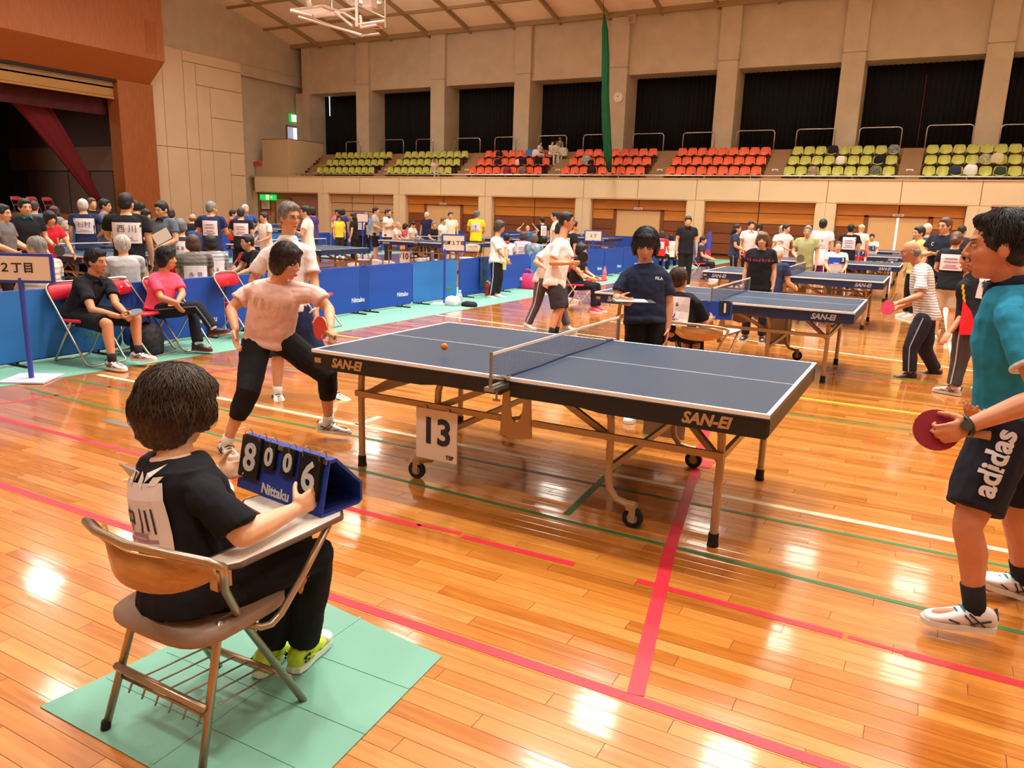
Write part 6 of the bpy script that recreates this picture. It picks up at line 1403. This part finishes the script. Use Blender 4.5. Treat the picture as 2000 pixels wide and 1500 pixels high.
# ---- left, beyond the first barriers
stand('person in grey jacket cut off by the left edge', 4, 398, 12.0, 60, (112, 104, 106), hair=('short', HK), arms=('front', 'bat'))
stand('smiling man in black shirt with teal shoulders at the far left, bat in hand', 47, 387, 12.6, 22, KB, ('pants', (36, 36, 44)), arms=('front', 'bat'), chest=('', .01, KB, .6), collar=(40, 110, 120))
stand('person in faded blue shirt with a bib behind the man with teal shoulders', 66, 392, 17.5, 160, (84, 104, 130), hair=('short', (70, 58, 54)), bib='-')
stand('woman in red shirt leaning at the left end of the netted table', 96, 408, 13.4, 30, (206, 38, 56), ('pants', (40, 38, 44)), ('bob', HK), arms=('table', 'table'), lean=.32, nod=10, female=True)
sit('person with brown hair seated far left behind the woman in red', 104, 400, 19.0, -20, (180, 170, 166), hair=('bob', HB_), seat=.5)
sit('seated person in pale grey shirt beside the blue folding chair at far left', 116, 416, 16.5, 60, (206, 198, 192), hair=('gray', HG), lean=.5, seat=.46)
stand('white haired man in navy polo with a large white bib on his back', 160, 388, 15.3, 172, NV, ('pants', (30, 30, 40)), ('short', HW), arms=('hip', 'down'), bib='石村', bibsize=(.32, .26), turn=-25)
stand('man in dark shirt behind the white haired man in navy', 179, 386, 18.5, 30, KB, hair=('short', (80, 66, 60)))
stand('man in grey T-shirt in profile left of the big man in black', 204, 388, 15.9, 75, (104, 104, 122), arms=('front', 'front'))
stand('tall man in black T-shirt and khaki shorts with a white bib, back turned', 245, 376, 10.7, 176, KB, ('shorts', (176, 150, 120)), arms=('down', 'reach'), bib='西川', bibsize=(.32, .25), bibtext=[('西 川', .10, .045), ('~04', .055, -.055)], turn=20, spread=.16, nod=8, short=1.0)
stand('man with a white name patch behind the big man in black', 262, 391, 16.5, -150, KB, bib='-')
stand('dark haired person far back, in front of the stage pillar', 277, 396, 21.0, 160, (70, 66, 74))
stand('woman in navy and white holding a red bat by the stage pillar', 285, 408, 15.8, 40, (60, 66, 100), ('pants', (30, 30, 34)), ('bob', HK), arms=('front', 'front'), female=True)
stand('man in grey polo with a navy towel round his neck, looking at a paper', 314, 391, 12.2, -45, (96, 104, 116), ('pants', (84, 84, 98)), arms=('down', 'front'), collar=(48, 46, 62), nod=14)
stand('person with dark hair behind the man in the grey polo', 333, 407, 19.0, 165, (90, 70, 84), hair=('bob', (60, 46, 42)))
sit('grey haired umpire in black vest with a white bib, back turned', 352, 426, 12.3, 172, (52, 50, 60), hair=('gray', (110, 108, 110)), seat=.5, bib='桜木', bibsize=(.34, .28), bibtext=[('~02', .09, .04), ('~03', .06, -.05)], chairlab='red folding chair under the grey haired umpire with the white bib')
stand('bald man in black shirt with white trim bending over by the stage end wall', 376, 414, 18.0, 150, KB, hair=('bald', (120, 90, 80)), lean=.35)
sit('person in blue shirt with red sleeves seated behind the brown haired spectator', 388, 425, 15.7, 170, (52, 74, 134), seat=.5)
stand('grey haired man in navy T-shirt with a tilted white bib, back turned', 413, 393, 14.8, 165, (42, 50, 90), ('shorts', (50, 44, 52)), ('short', (128, 124, 124)), arms=('cross', 'cross'), bib='-', bibsize=(.25, .26), turn=40)
stand('person in red shirt half hidden behind the man with a bib by the exit', 455, 409, 21.0, 90, (206, 40, 50), hair=('short', HK))
stand('man in black T-shirt with a white bib below the green exit sign', 470, 405, 16.6, 172, KB, arms=('down', 'front'), bib='-', bibsize=(.28, .25), hair=('short', (54, 48, 48)))
stand('white haired man in blue shirt behind the man in black by the exit', 479, 399, 19.5, 20, (58, 82, 156), hair=('short', HW), arms=('hip', 'hip'))
stand('person in white T-shirt standing left of the grey haired man in the polo', 515, 414, 16.6, -60, WT, ('pants', (206, 196, 190)), hair=('short', (40, 34, 34)), arms=('front', 'front'))
stand('person in white T-shirt with arms folded right of the grey haired man in the polo', 596, 401, 15.4, -95, WT, arms=('cross', 'cross'))
stand('person in purple shirt behind the folded arms in white', 609, 404, 21.5, -120, (74, 60, 120), hair=('bob', HK))
# spectators sitting just beyond the first barriers, backs to us
sit('bald elderly spectator in cream striped shirt behind the left barrier', 68, 465, 9.35, 205, stripe_material('striped_shirt', (232, 220, 200), (190, 170, 150), 17, 'z', .6), hair=('thin', (150, 144, 140)), head=1.08, fat=1.12, seat=.46, turn=-30)
sit('white haired spectator in grey shirt behind the barrier, back turned', 238, 463, 9.8, 195, (178, 174, 178), hair=('short', (196, 190, 184)), head=1.08, seat=.46, turn=10)
sit('brown haired spectator in grey top with a white bib, behind the barrier', 376, 460, 10.6, 184, stripe_material('grey_stripe', (122, 114, 108), (92, 88, 88), 20, 'z', .55), hair=('bob', (76, 52, 42)), bib='永見', bibsize=(.27, .24), bibt=.40, bibtext=[('永 見', .075, 0)], head=1.05, seat=.46)
sit('black haired spectator in striped grey top with a white bib, behind the barrier', 410, 460, 11.1, 195, stripe_material('grey_stripe_light', (178, 174, 176), (130, 128, 132), 20, 'z', .55), hair=('bob', (30, 28, 30)), bib='六見', bibsize=(.30, .24), bibt=.50, bibtext=[('~02', .08, 0)], seat=.46, head=1.03)
sit('dark haired spectator in black shirt leaning forward left of the man in the polo', 482, 455, 11.7, -70, KB, hair=('short', HK), lean=.35, seat=.46, arms=('lap', 'lap'))
# ---- behind the long barrier, centre
sit('seated person in white shirt with red collar behind the barrier', 990, 456, 17.3, 175, WT, hair=('short', HK), collar=(210, 50, 60), bib='-', seat=.46)
sit('seated person in lilac shirt with a bib behind the barrier', 1022, 453, 18.0, 172, (196, 166, 190), hair=('bob', (74, 52, 48)), bib='-', seat=.46)
sit('seated person in blue patterned shirt behind the barrier', 1044, 457, 17.4, 168, M('patterned_shirt', (120, 140, 160), .8, noise=.7, nscale=14), hair=('bob', (98, 74, 60)), seat=.46)
sit('seated person in black with a white shoulder band behind the barrier', 1064, 462, 18.7, 170, KB, hair=('short', HK), bib='-', seat=.46)
stand('bent person in blue with a hand on the head in front of the dark panels', 1031, 438, 23.5, 10, (64, 110, 170), hair=('thin', (180, 150, 120)), arms=('up', 'up'), lean=.4)
stand('person in black T-shirt with a white bib hanging at the side', 1059, 423, 24.0, -150, KB, hair=('short', HK), bib='-', bibsize=(.2, .3))
stand('person in white shirt behind the young man in white', 1085, 412, 18.5, -100, WT, hair=('short', HK))
stand('person in black with a white tag standing behind the young man', 1121, 430, 14.5, 110, KB, hair=('short', HK), bib='-')
sit('woman in black trousers and pink shoes seated behind the young man', 1136, 476, 13.2, 70, KB, ('pants', KB), ('bob', HK), shoe=(236, 70, 116), female=True, chairlab='dark folding chair under the woman with pink shoes')
# ---- far middle group
M_ = 25.0
stand('woman in yellow T-shirt standing at the far barrier', 662, 419, 25.5, 5, (226, 214, 70), ('pants', (50, 46, 60)), ('bob', (60, 46, 42)), female=True)
stand('person in pink half hidden behind the woman in yellow', 659, 408, 28.5, -30, (230, 110, 160), hair=('bob', HK), arms=('front', 'front'))
stand('person in purple shirt right behind the woman in yellow', 669, 408, 27.5, 150, (66, 60, 120), hair=('bob', HK))
stand('woman all in black with a white stripe, right of the woman in yellow', 689, 415, 22.5, -110, KB, hair=('long', HK), female=True, arms=('down', 'down'), step=.1)
stand('person in teal shirt with a bib at the far barrier', 698, 415, 27.5, 60, (50, 140, 170), hair=('short', HK), bib='-')
stand('person in navy shirt with white bib beside the blue sign pole', 707, 415, 26.5, 150, NV, hair=('bob', HK), bib='-', bibsize=(.34, .3))
stand('bald man in light blue shirt far back', 715, 414, 27.0, 15, (118, 168, 214), hair=('bald', (150, 130, 120)))
stand('man in grey T-shirt and black shorts with hands on hips, in profile', 734, 404, 24.0, 75, (168, 162, 156), ('shorts', KB), ('short', HK), arms=('front', 'hip'), short=1.0)
stand('man in white polo with a dark towel round his neck, arms folded', 758, 407, 23.5, 60, WT, ('pants', (50, 44, 50)), ('short', (54, 44, 42)), arms=('cross', 'cross'), collar=(50, 50, 70))
sit('seated person in white leaning forward right of the towel man', 778, 431, 25.0, 70, WT, ('shorts', (206, 196, 190)), ('thin', (190, 150, 120)), lean=.4)
sit('seated person in pink jacket at the far barrier', 792, 437, 26.5, 80, (196, 80, 110), hair=('bob', HK))
sit('seated person in white shirt bowing the head at the far barrier', 807, 432, 25.8, 60, WT, hair=('short', HK), nod=30, lean=.2)
stand('white haired man in navy shirt before the double door', 833, 414, 26.5, -30, (40, 42, 70), ('pants', KB), ('short', HW))
sit('seated man in black jersey before the double door', 848, 432, 25.0, 30, KB, hair=('short', (120, 112, 108)), arms=('lap', 'lap'))
stand('woman in cream shirt with a dark bat at the number 10 table', 866, 424, 22.0, 55, (232, 216, 196), ('pants', (222, 204, 180)), ('short', (100, 76, 62)), arms=('front', 'front'), female=True, hem=-.22)
stand('man in cream shirt behind the cream dressed woman', 880, 413, 23.3, 15, (234, 220, 198), ('pants', (222, 204, 180)), ('short', (60, 52, 54)), hem=-.26)
stand('man in bright yellow T-shirt with a white bib, back turned', 932, 411, 21.95, 170, (238, 206, 36), ('shorts', (40, 38, 44)), ('short', (92, 90, 96)), arms=('front', 'front'), bib='丸', bibsize=(.26, .22), bibtext=[('~01', .12, .01)], short=1.05, turn=30)
# ---- right
stand('man in black polo shirt standing beyond the second table', 1345, 421, 18.2, 18, KB, ('pants', (34, 32, 34)), ('short', (46, 42, 42)), collar=(40, 38, 42), nod=10, turn=14)
sit('person in black trousers and white shoes seated beyond the man in black polo', 1374, 462, 21.0, 80, (60, 58, 70), hair=('short', HK), chairlab='folding chair under the person in black trousers')
sit('person in red shirt seated behind the barrier, behind the woman in navy', 1294, 452, 23.0, 160, (220, 44, 50), hair=('bob', (60, 44, 40)), bib='-')
sit('person in white behind the red shirt at the barrier', 1312, 458, 25.0, 170, WT, hair=('bob', HK))
stand('woman in navy with long wavy black hair holding a red bat', 1441, 437, 19.0, 85, (52, 58, 84), ('pants', KB), ('long', HK), arms=('front', 'front'), female=True, piping=(180, 176, 176))
stand('man in white polo with a hand at his chin', 1468, 431, 19.4, 25, WT, ('pants', (44, 42, 56)), ('short', HK), arms=('down', 'chin'), collar=WT)
stand('dark haired person behind the man in white polo', 1484, 436, 23.5, 160, (200, 190, 190), hair=('bob', HK))
stand('woman in black T-shirt with pink lettering beyond the second table', 1491, 453, 10.75, -6, KB, ('pants', (38, 36, 42)), ('bob', (96, 66, 42)), arms=('down', 'down'), female=True, chest=('~09', .062, (176, 62, 90), .70), facial=1, spread=.13, nod=0, fat=1.08, head=1.05, shoe=(40, 40, 46))
stand('grey haired person in white shirt left of the pointing man', 1528, 440, 20.5, -150, WT, hair=('short', (150, 150, 140)))
stand('man in white shirt stretching an arm toward the man in green', 1537, 437, 19.8, 60, WT, ('pants', KB), ('short', HK), arms=('front', 'reach'))
stand('elderly man in pale green T-shirt beyond the third table', 1579, 440, 15.8, -8, (160, 160, 112), ('pants', (150, 150, 120)), ('short', (120, 118, 116)), arms=('front', 'down'), nod=2, facial=1)
stand('tall person in white T-shirt with a white bib, back turned, by the pilaster', 1609, 427, 17.6, 174, (222, 216, 222), ('shorts', (90, 60, 130)), ('short', HK), arms=('down', 'down'), bib='x', bibtext=[('~02', .10, .02)], bibsize=(.3, .26), short=1.05, hem=-.34)
stand('person in black with a pale bib watching the far tables', 1663, 437, 19.6, 178, KB, hair=('short', HK), bib='-', bibsize=(.28, .28))
stand('person in white jacket and pale cap at the far tables', 1684, 438, 22.5, 160, (232, 220, 206), hair=('cap', (206, 196, 176)), fat=1.1)
sit('umpire in red shirt with a score board at the fifth table', 1678, 470, 21.3, 10, (220, 40, 44), hair=('short', HK), seat=.5)
sit('umpire in white shirt at the farthest table', 1704, 456, 25.6, 5, WT, hair=('short', HK), seat=.5)
sit('umpire in white and black shirt at the fourth table', 1638, 472, 17.2, 4, (224, 214, 216), hair=('thin', (80, 60, 50)), seat=.52, pants=('pants', (60, 52, 50)), chairlab='folding chair under the umpire in white and black')
sit('white haired umpire in navy at the third table, holding a board', 1521, 482, 11.7, 150, (46, 54, 90), hair=('short', (222, 206, 190)), seat=.46, arms=('bat', 'bat'), lean=.15)
stand('person in pale green shirt behind the balding old man', 1797, 441, 15.2, -60, (190, 190, 120), hair=('short', HK))
stand('grey haired person in dark vest behind the man in pale green', 1813, 436, 16.8, 170, (74, 74, 90), hair=('short', (196, 180, 160)))
stand('stout man in black T-shirt and glasses with arms folded', 1848, 424, 13.6, -35, (32, 36, 46), ('shorts', (36, 38, 50)), ('short', (86, 56, 42)), arms=('cross', 'cross'), glasses=1, facial=1, fat=1.12, chest=('C', .07, (226, 214, 214), .74), chest_x=.08, short=1.0, shoe=(120, 116, 120), sock=(40, 40, 44))
stand('woman with tied back hair in black T-shirt and pale shorts with a bib', 1871, 452, 12.4, 168, (32, 34, 42), ('shorts', (190, 170, 156)), ('bun', (96, 66, 48)), arms=('front', 'front'), bib='-', bibsize=(.28, .22), female=True, bibt=.62)
stand('dark haired person behind the woman with tied back hair', 1881, 440, 19.0, 150, (60, 50, 60), hair=('short', HK))
# ---- balcony spectators
def bal(label, px, top, y, row_z, face, shirt, hair=('short', HK), **k):
    p = ony(px, top, y); s = (p.z - row_z - .54) / .80
    s = min(max(s, .82), 1.0)
    J = std((p.x, p.y), face, s * 1.7, ('lap', 'lap'), True, .1, seat=.44, zbase=row_z)
    st = dict(shirt=shirt, hair=hair, pants=('pants', (200, 190, 180)), face=False, zbase=row_z, hem=-.05); st.update(k); st['face'] = st.get('face') or bool(k.get('facial'))
    return make_person(label, J, st)
bal('spectator in white seated at the right end of the orange back row', 1077, 279, 32.45, 4.02, 40, WT)
bal('spectator in cream seated at the aisle end of the orange back row', 1086, 277, 32.50, 4.02, 40, (230, 214, 190), ('bob', (70, 50, 44)))
bal('spectator in white seated among bags in the orange back row', 1053, 291, 32.45, 4.02, 60, WT)
bal('spectator in pale shirt in the front row of the yellow seats', 848, 327, 30.98, 3.07, 20, (214, 190, 176), ('bob', (110, 84, 70)))
p = ony(1094, 268, 33.0)
J = std((p.x, 32.98), 150, p.z - 4.02, zbase=4.02); make_person('person in grey standing behind the orange back row', J, dict(shirt=(120, 112, 110), pants=('pants', (90, 84, 84)), hair=('short', (90, 84, 82)), face=False, zbase=4.02))
# ================================================================== SMALL THINGS ABOUT THE HALL
bag('dark dotted drawstring bag on the floor under the empty red chair with the towel', (-5.42, 1.02, .002), (.34, .26, .33), M('dotted_cloth', (46, 40, 50), .8, noise=.9, nscale=26))
b_ = onz(1030, 564); bag('bright pink bag on the green sheet by the barrier', (b_.x, b_.y, .002), (.50, .3, .32), (232, 60, 104))
b_ = onz(1120, 556); bag('small dark bag on the sheet beside the woman with pink shoes', (b_.x - .6, b_.y, .002), (.36, .26, .42), (52, 50, 60))
q = onz(898, 596); bottle('clear plastic water bottle on the floor by the small team sign', (q.x, q.y, .002), .26, .045, (210, 220, 226), (240, 240, 244))
q = onz(905, 598); bag('small dark pouch beside the water bottle', (q.x + .12, q.y, .002), (.28, .16, .09), (44, 42, 48), 'pouch', handle=False)
q = onz(884, 597); bag('crumpled white plastic bag at the foot of the small team sign', (q.x, q.y, .002), (.26, .2, .16), (226, 222, 222), handle=False)
q = onz(952, 578); bottle('red flask standing by the barrier at the feet of the woman in white', (q.x, q.y, .002), .30, .05, (200, 50, 44), (236, 200, 80), False)
q = onz(1180, 547); bottle('pink water bottle on the sheet left of the woman in navy', (q.x, q.y, .002), .34, .055, (236, 110, 130), (236, 120, 140), False)
# towels
t = thing('towel', 'dark patterned towel hung over the blue barrier', 'towel', (-5.80, 8.72, 0)); cl = MB()
for sx, z0 in ((.022, .16), (-.028, .45)):
    cl.loft([[(sx + .006 * math.sin(y * 40) + (.004 if sx > 0 else -.004), y, z) for y in [-.15 + .3 * i / 10 for i in range(11)]] + [(sx + .006 * math.sin(y * 40), y, z) for y in [.15 - .3 * i / 10 for i in range(11)]] for z in (z0, .5, .74)])
cl.b2((-.03, -.15, .735), (.025, .15, .75)); cl.build('cloth', M('towel_dark', (44, 72, 116), .9, noise=.6, nscale=16), t)
t = thing('towel', 'white towel draped over the back of the empty red chair', 'towel', (-5.5, 1.02, 0)); t.rotation_euler = (0, 0, math.radians(-72)); cl = MB()
cl.loft([[(x, -.30 + dy - .03 * (1 - (x / .2) ** 2), z) for x in [-.19 + .24 * i / 8 for i in range(9)]] + [(x, -.308 + dy - .03 * (1 - (x / .2) ** 2), z) for x in [.05 - .24 * i / 8 for i in range(9)]] for z, dy in ((.62, -.012), (.80, .0), (.812, .0))])
cl.loft([[(x, -.262 + dy - .05 * (1 - (x / .2) ** 2), z) for x in [-.19 + .24 * i / 8 for i in range(9)]] + [(x, -.27 + dy - .05 * (1 - (x / .2) ** 2), z) for x in [.05 - .24 * i / 8 for i in range(9)]] for z, dy in ((.70, .04), (.79, .0), (.812, -.01))])
cl.build('cloth', cloth((226, 210, 206)), t)
# team signs
p = onz(62, 741); a = ony(0, 0, 1); team_sign('team name sign with black characters on a blue pole at the left edge', (p.x, p.y, .004), .76, .21, 1.005, '新町２丁目', math.radians(33), .098, off=-.115)
p = onz(868, 594); team_sign('small team name sign on a blue pole by the light blue barrier', (p.x, p.y, .004), .36, .25, 1.06, '元町１丁目', math.radians(33), .075, off=.15)
p = onx(1192, 480, -5.6); ts = team_sign('white card sign with blue side panels behind the barrier left of the woman in navy', (p.x - .5, p.y, 0), .42, .24, 1.06, '１丁', math.radians(33), .10)
q = ground(708, 440, 25.0); team_sign('distant white card sign on a blue pole at the far barriers', (q.x, q.y, 0), .34, .24, 1.3, '', math.radians(33), .1)
q = ground(1385, 470, 21.5); t = thing('score_pole', 'narrow blue and red standing post beyond the man in black polo', 'post', (q.x, q.y, 0)); MB().cyl((0, 0, 0), (0, 0, .9), .015, 8).build('pole', M('pole_blue', None), t); MB().cyl((0, 0, .55), (0, 0, 1.25), .06, 12).build('roll', M('roll_blue', (70, 80, 180), .5), t); MB().cyl((0, 0, .6), (0, 0, .78), .062, 12).build('red_band', M('red_lamp', None), t); MB().cyl((0, 0, 0), (0, 0, .02), .14, 14).build('base', BLK, t)
# red chairs far left and on the stage
for i, (px, py) in enumerate(((35, 388), (66, 390), (96, 390))):
    q = onx(px, py, -36.0); chair('red folding chair on the stage, %s of three from the left' % ['first', 'second', 'third'][i], q.x, q.y, -98, .85)
for i, px in enumerate((440, 458)):
    q = ground(px, 470, 14.0 + 1.0 * i); chair('red folding chair, %s of the pair beside the man in the navy T-shirt' % ['left', 'right'][i], q.x, q.y, 150)
WC = make_folding_chair(M('white_vinyl', (232, 222, 208), .4)); q = ground(914, 474, 19.6); WC.location = (q.x, q.y, 0); WC.rotation_euler = (0, 0, 1.0); WC['label'] = 'white folding chair at the right end of the number 10 table'; WC['group'] = 'pale folding chairs'
BC = make_folding_chair(M('blue_vinyl', (46, 84, 150), .5)); q = ground(120, 452, 16.2); BC.location = (q.x, q.y, 0); BC.rotation_euler = (0, 0, 2.4); BC['label'] = 'blue folding chair right of the woman in red'; BC['group'] = 'pale folding chairs'
c_ = copy_tree(FC); q = ground(1166, 524, 14.3); c_.location = (q.x, q.y, 0); c_.rotation_euler = (0, 0, -1.2); c_['label'] = 'empty red folding chair by the barrier left of the woman in navy'
# score boards and bats of the far tables
q = ground(888, 470, 19.4); score_board('blue flip score board beside the cream dressed woman', (q.x, q.y, .76), math.radians(30), '0', ('0', '0'), '0', 1.0)
q = ground(1637, 490, 16.6); score_board('grey flip score board showing 3 in front of the fourth table umpire', (q.x, q.y, .80), math.radians(10), '', ('', ''), '3', .7)
q = ground(1677, 488, 20.9); score_board('grey flip score board showing 7 held by the umpire in red', (q.x, q.y, .80), math.radians(10), '', ('', ''), '7', .7)
q = ground(1697, 479, 25.2); score_board('grey flip score board at the farthest table', (q.x, q.y, .80), math.radians(10), '', ('', ''), '2', .8)
held_bat('dark table tennis bat held by the smiling man with teal shoulders', 47, 'L', (40, 34, 36))
held_bat('red table tennis bat held by the woman in navy and white', 285, 'R', (220, 36, 52), up=-.5)
held_bat('red table tennis bat held by the woman with long wavy hair', 1441, 'R', (196, 36, 48), up=-.8)
held_bat('dark table tennis bat held by the woman in cream', 866, 'R', (70, 26, 30))
held_bat('dark bat held in front by the elderly man in pale green', 1579, 'R', (90, 84, 66), (90, 84, 66), .3)
t = thing('paper_sheet', 'white paper sheet held by the man in the grey polo', 'paper', ground(316, 462, 11.9)); MB().box((0, 0, 0), (.24, .005, .16), Matrix.Rotation(.5, 3, 'Z') @ Matrix.Rotation(-.5, 3, 'Y')).build('sheet', M('paper_white', (236, 230, 226), .7), t)
# bags and clothes left on the balcony seats
BG = [(975, 302, 'r3', 'black bag on an orange back row seat, third from the left end', KB, .42), (1035, 290, 'r3', 'blue and white cooler bag in the orange back row', (70, 120, 190), .5), (1047, 298, 'r3', 'white sports bag beside the cooler bag in the orange back row', WT, .5), (1060, 296, 'r3', 'dark red and blue bag by the aisle in the orange back row', (110, 60, 90), .4),
      (972, 318, 'r2', 'black bag on the left orange middle row seat', KB, .42), (1013, 316, 'r2', 'pink and white clothes on an orange middle row seat', (226, 190, 186), .4), (1020, 320, 'r2', 'black folded jacket next to the pink clothes', KB, .5), (1051, 316, 'r2', 'black backpack on the orange middle row', (26, 26, 28), .5),
      (990, 336, 'r1', 'dark pink bag on an orange front row seat', (130, 50, 80), .45), (1021, 335, 'r1', 'brown patterned bag on an orange front row seat', M('bag_pattern', (110, 90, 74), .8, noise=.7, nscale=18), .5), (1145, 318, 'r2', 'white and black clothes on the second orange block middle row', M('bag_mono', (150, 140, 132), .8, noise=.8, nscale=9), .6), (1153, 319, 'r2', 'small black bag beside the white and black clothes', KB, .35),
      (1155, 337, 'r1', 'black sports bag on the second orange block front row', (36, 36, 42), .5), (1586, 336, 'r1', 'patterned bag on the third yellow front row seat by the right piers', M('bag_pattern2', (150, 120, 100), .8, noise=.6, nscale=18), .45), (1709, 334, 'r1', 'dark patterned backpack near the right end of the yellow front row', M('bag_pattern3', (98, 92, 66), .8, noise=.7, nscale=16), .5),
      (1641, 316, 'r2', 'white bag in the yellow middle row by the aisle pier', WT, .45), (1718, 313, 'r2', 'black backpack in the yellow middle row near the aisle', KB, .5), (1627, 294, 'r3', 'large black bag in the yellow back row', KB, .5), (1745, 292, 'r3', 'black and white striped bag at the end of the yellow back row', M('bag_zebra', (120, 120, 116), .8, noise=1.0, nscale=8), .5),
      (1865, 334, 'r1', 'navy and white bag in the rightmost yellow front row', (52, 56, 74), .5), (1895, 335, 'r1', 'big white bag in the rightmost yellow front row', (226, 220, 214), .55), (1953, 337, 'r1', 'dark green bag in the rightmost yellow front row', (54, 62, 50), .45), (1924, 309, 'r2', 'black and cream bag in the rightmost yellow middle row', M('bag_cream', (160, 150, 120), .8, noise=.8, nscale=10), .5), (1948, 308, 'r2', 'beige jacket on the rightmost yellow middle row', (206, 186, 140), .55), (1100, 292, 'r3', 'pale bundle of bags behind the seated spectators on the aisle', M('bag_mono2', (190, 176, 160), .8, noise=.5, nscale=9), .6)]
for px, py, rw, lab, c, sz in BG:
    y, z = {'r1': (30.86, 3.50), 'r2': (31.70, 3.98), 'r3': (32.50, 4.45)}[rw]
    q = ony(px, py, y); bag(lab, (q.x, y, z), (sz * .85, .26, sz * .72), c, handle=False)
for o in list(D.objects):          # empty placeholder curves and unused data carry nothing
    if o.type == 'MESH' and len(o.data.vertices) == 0: D.objects.remove(o)
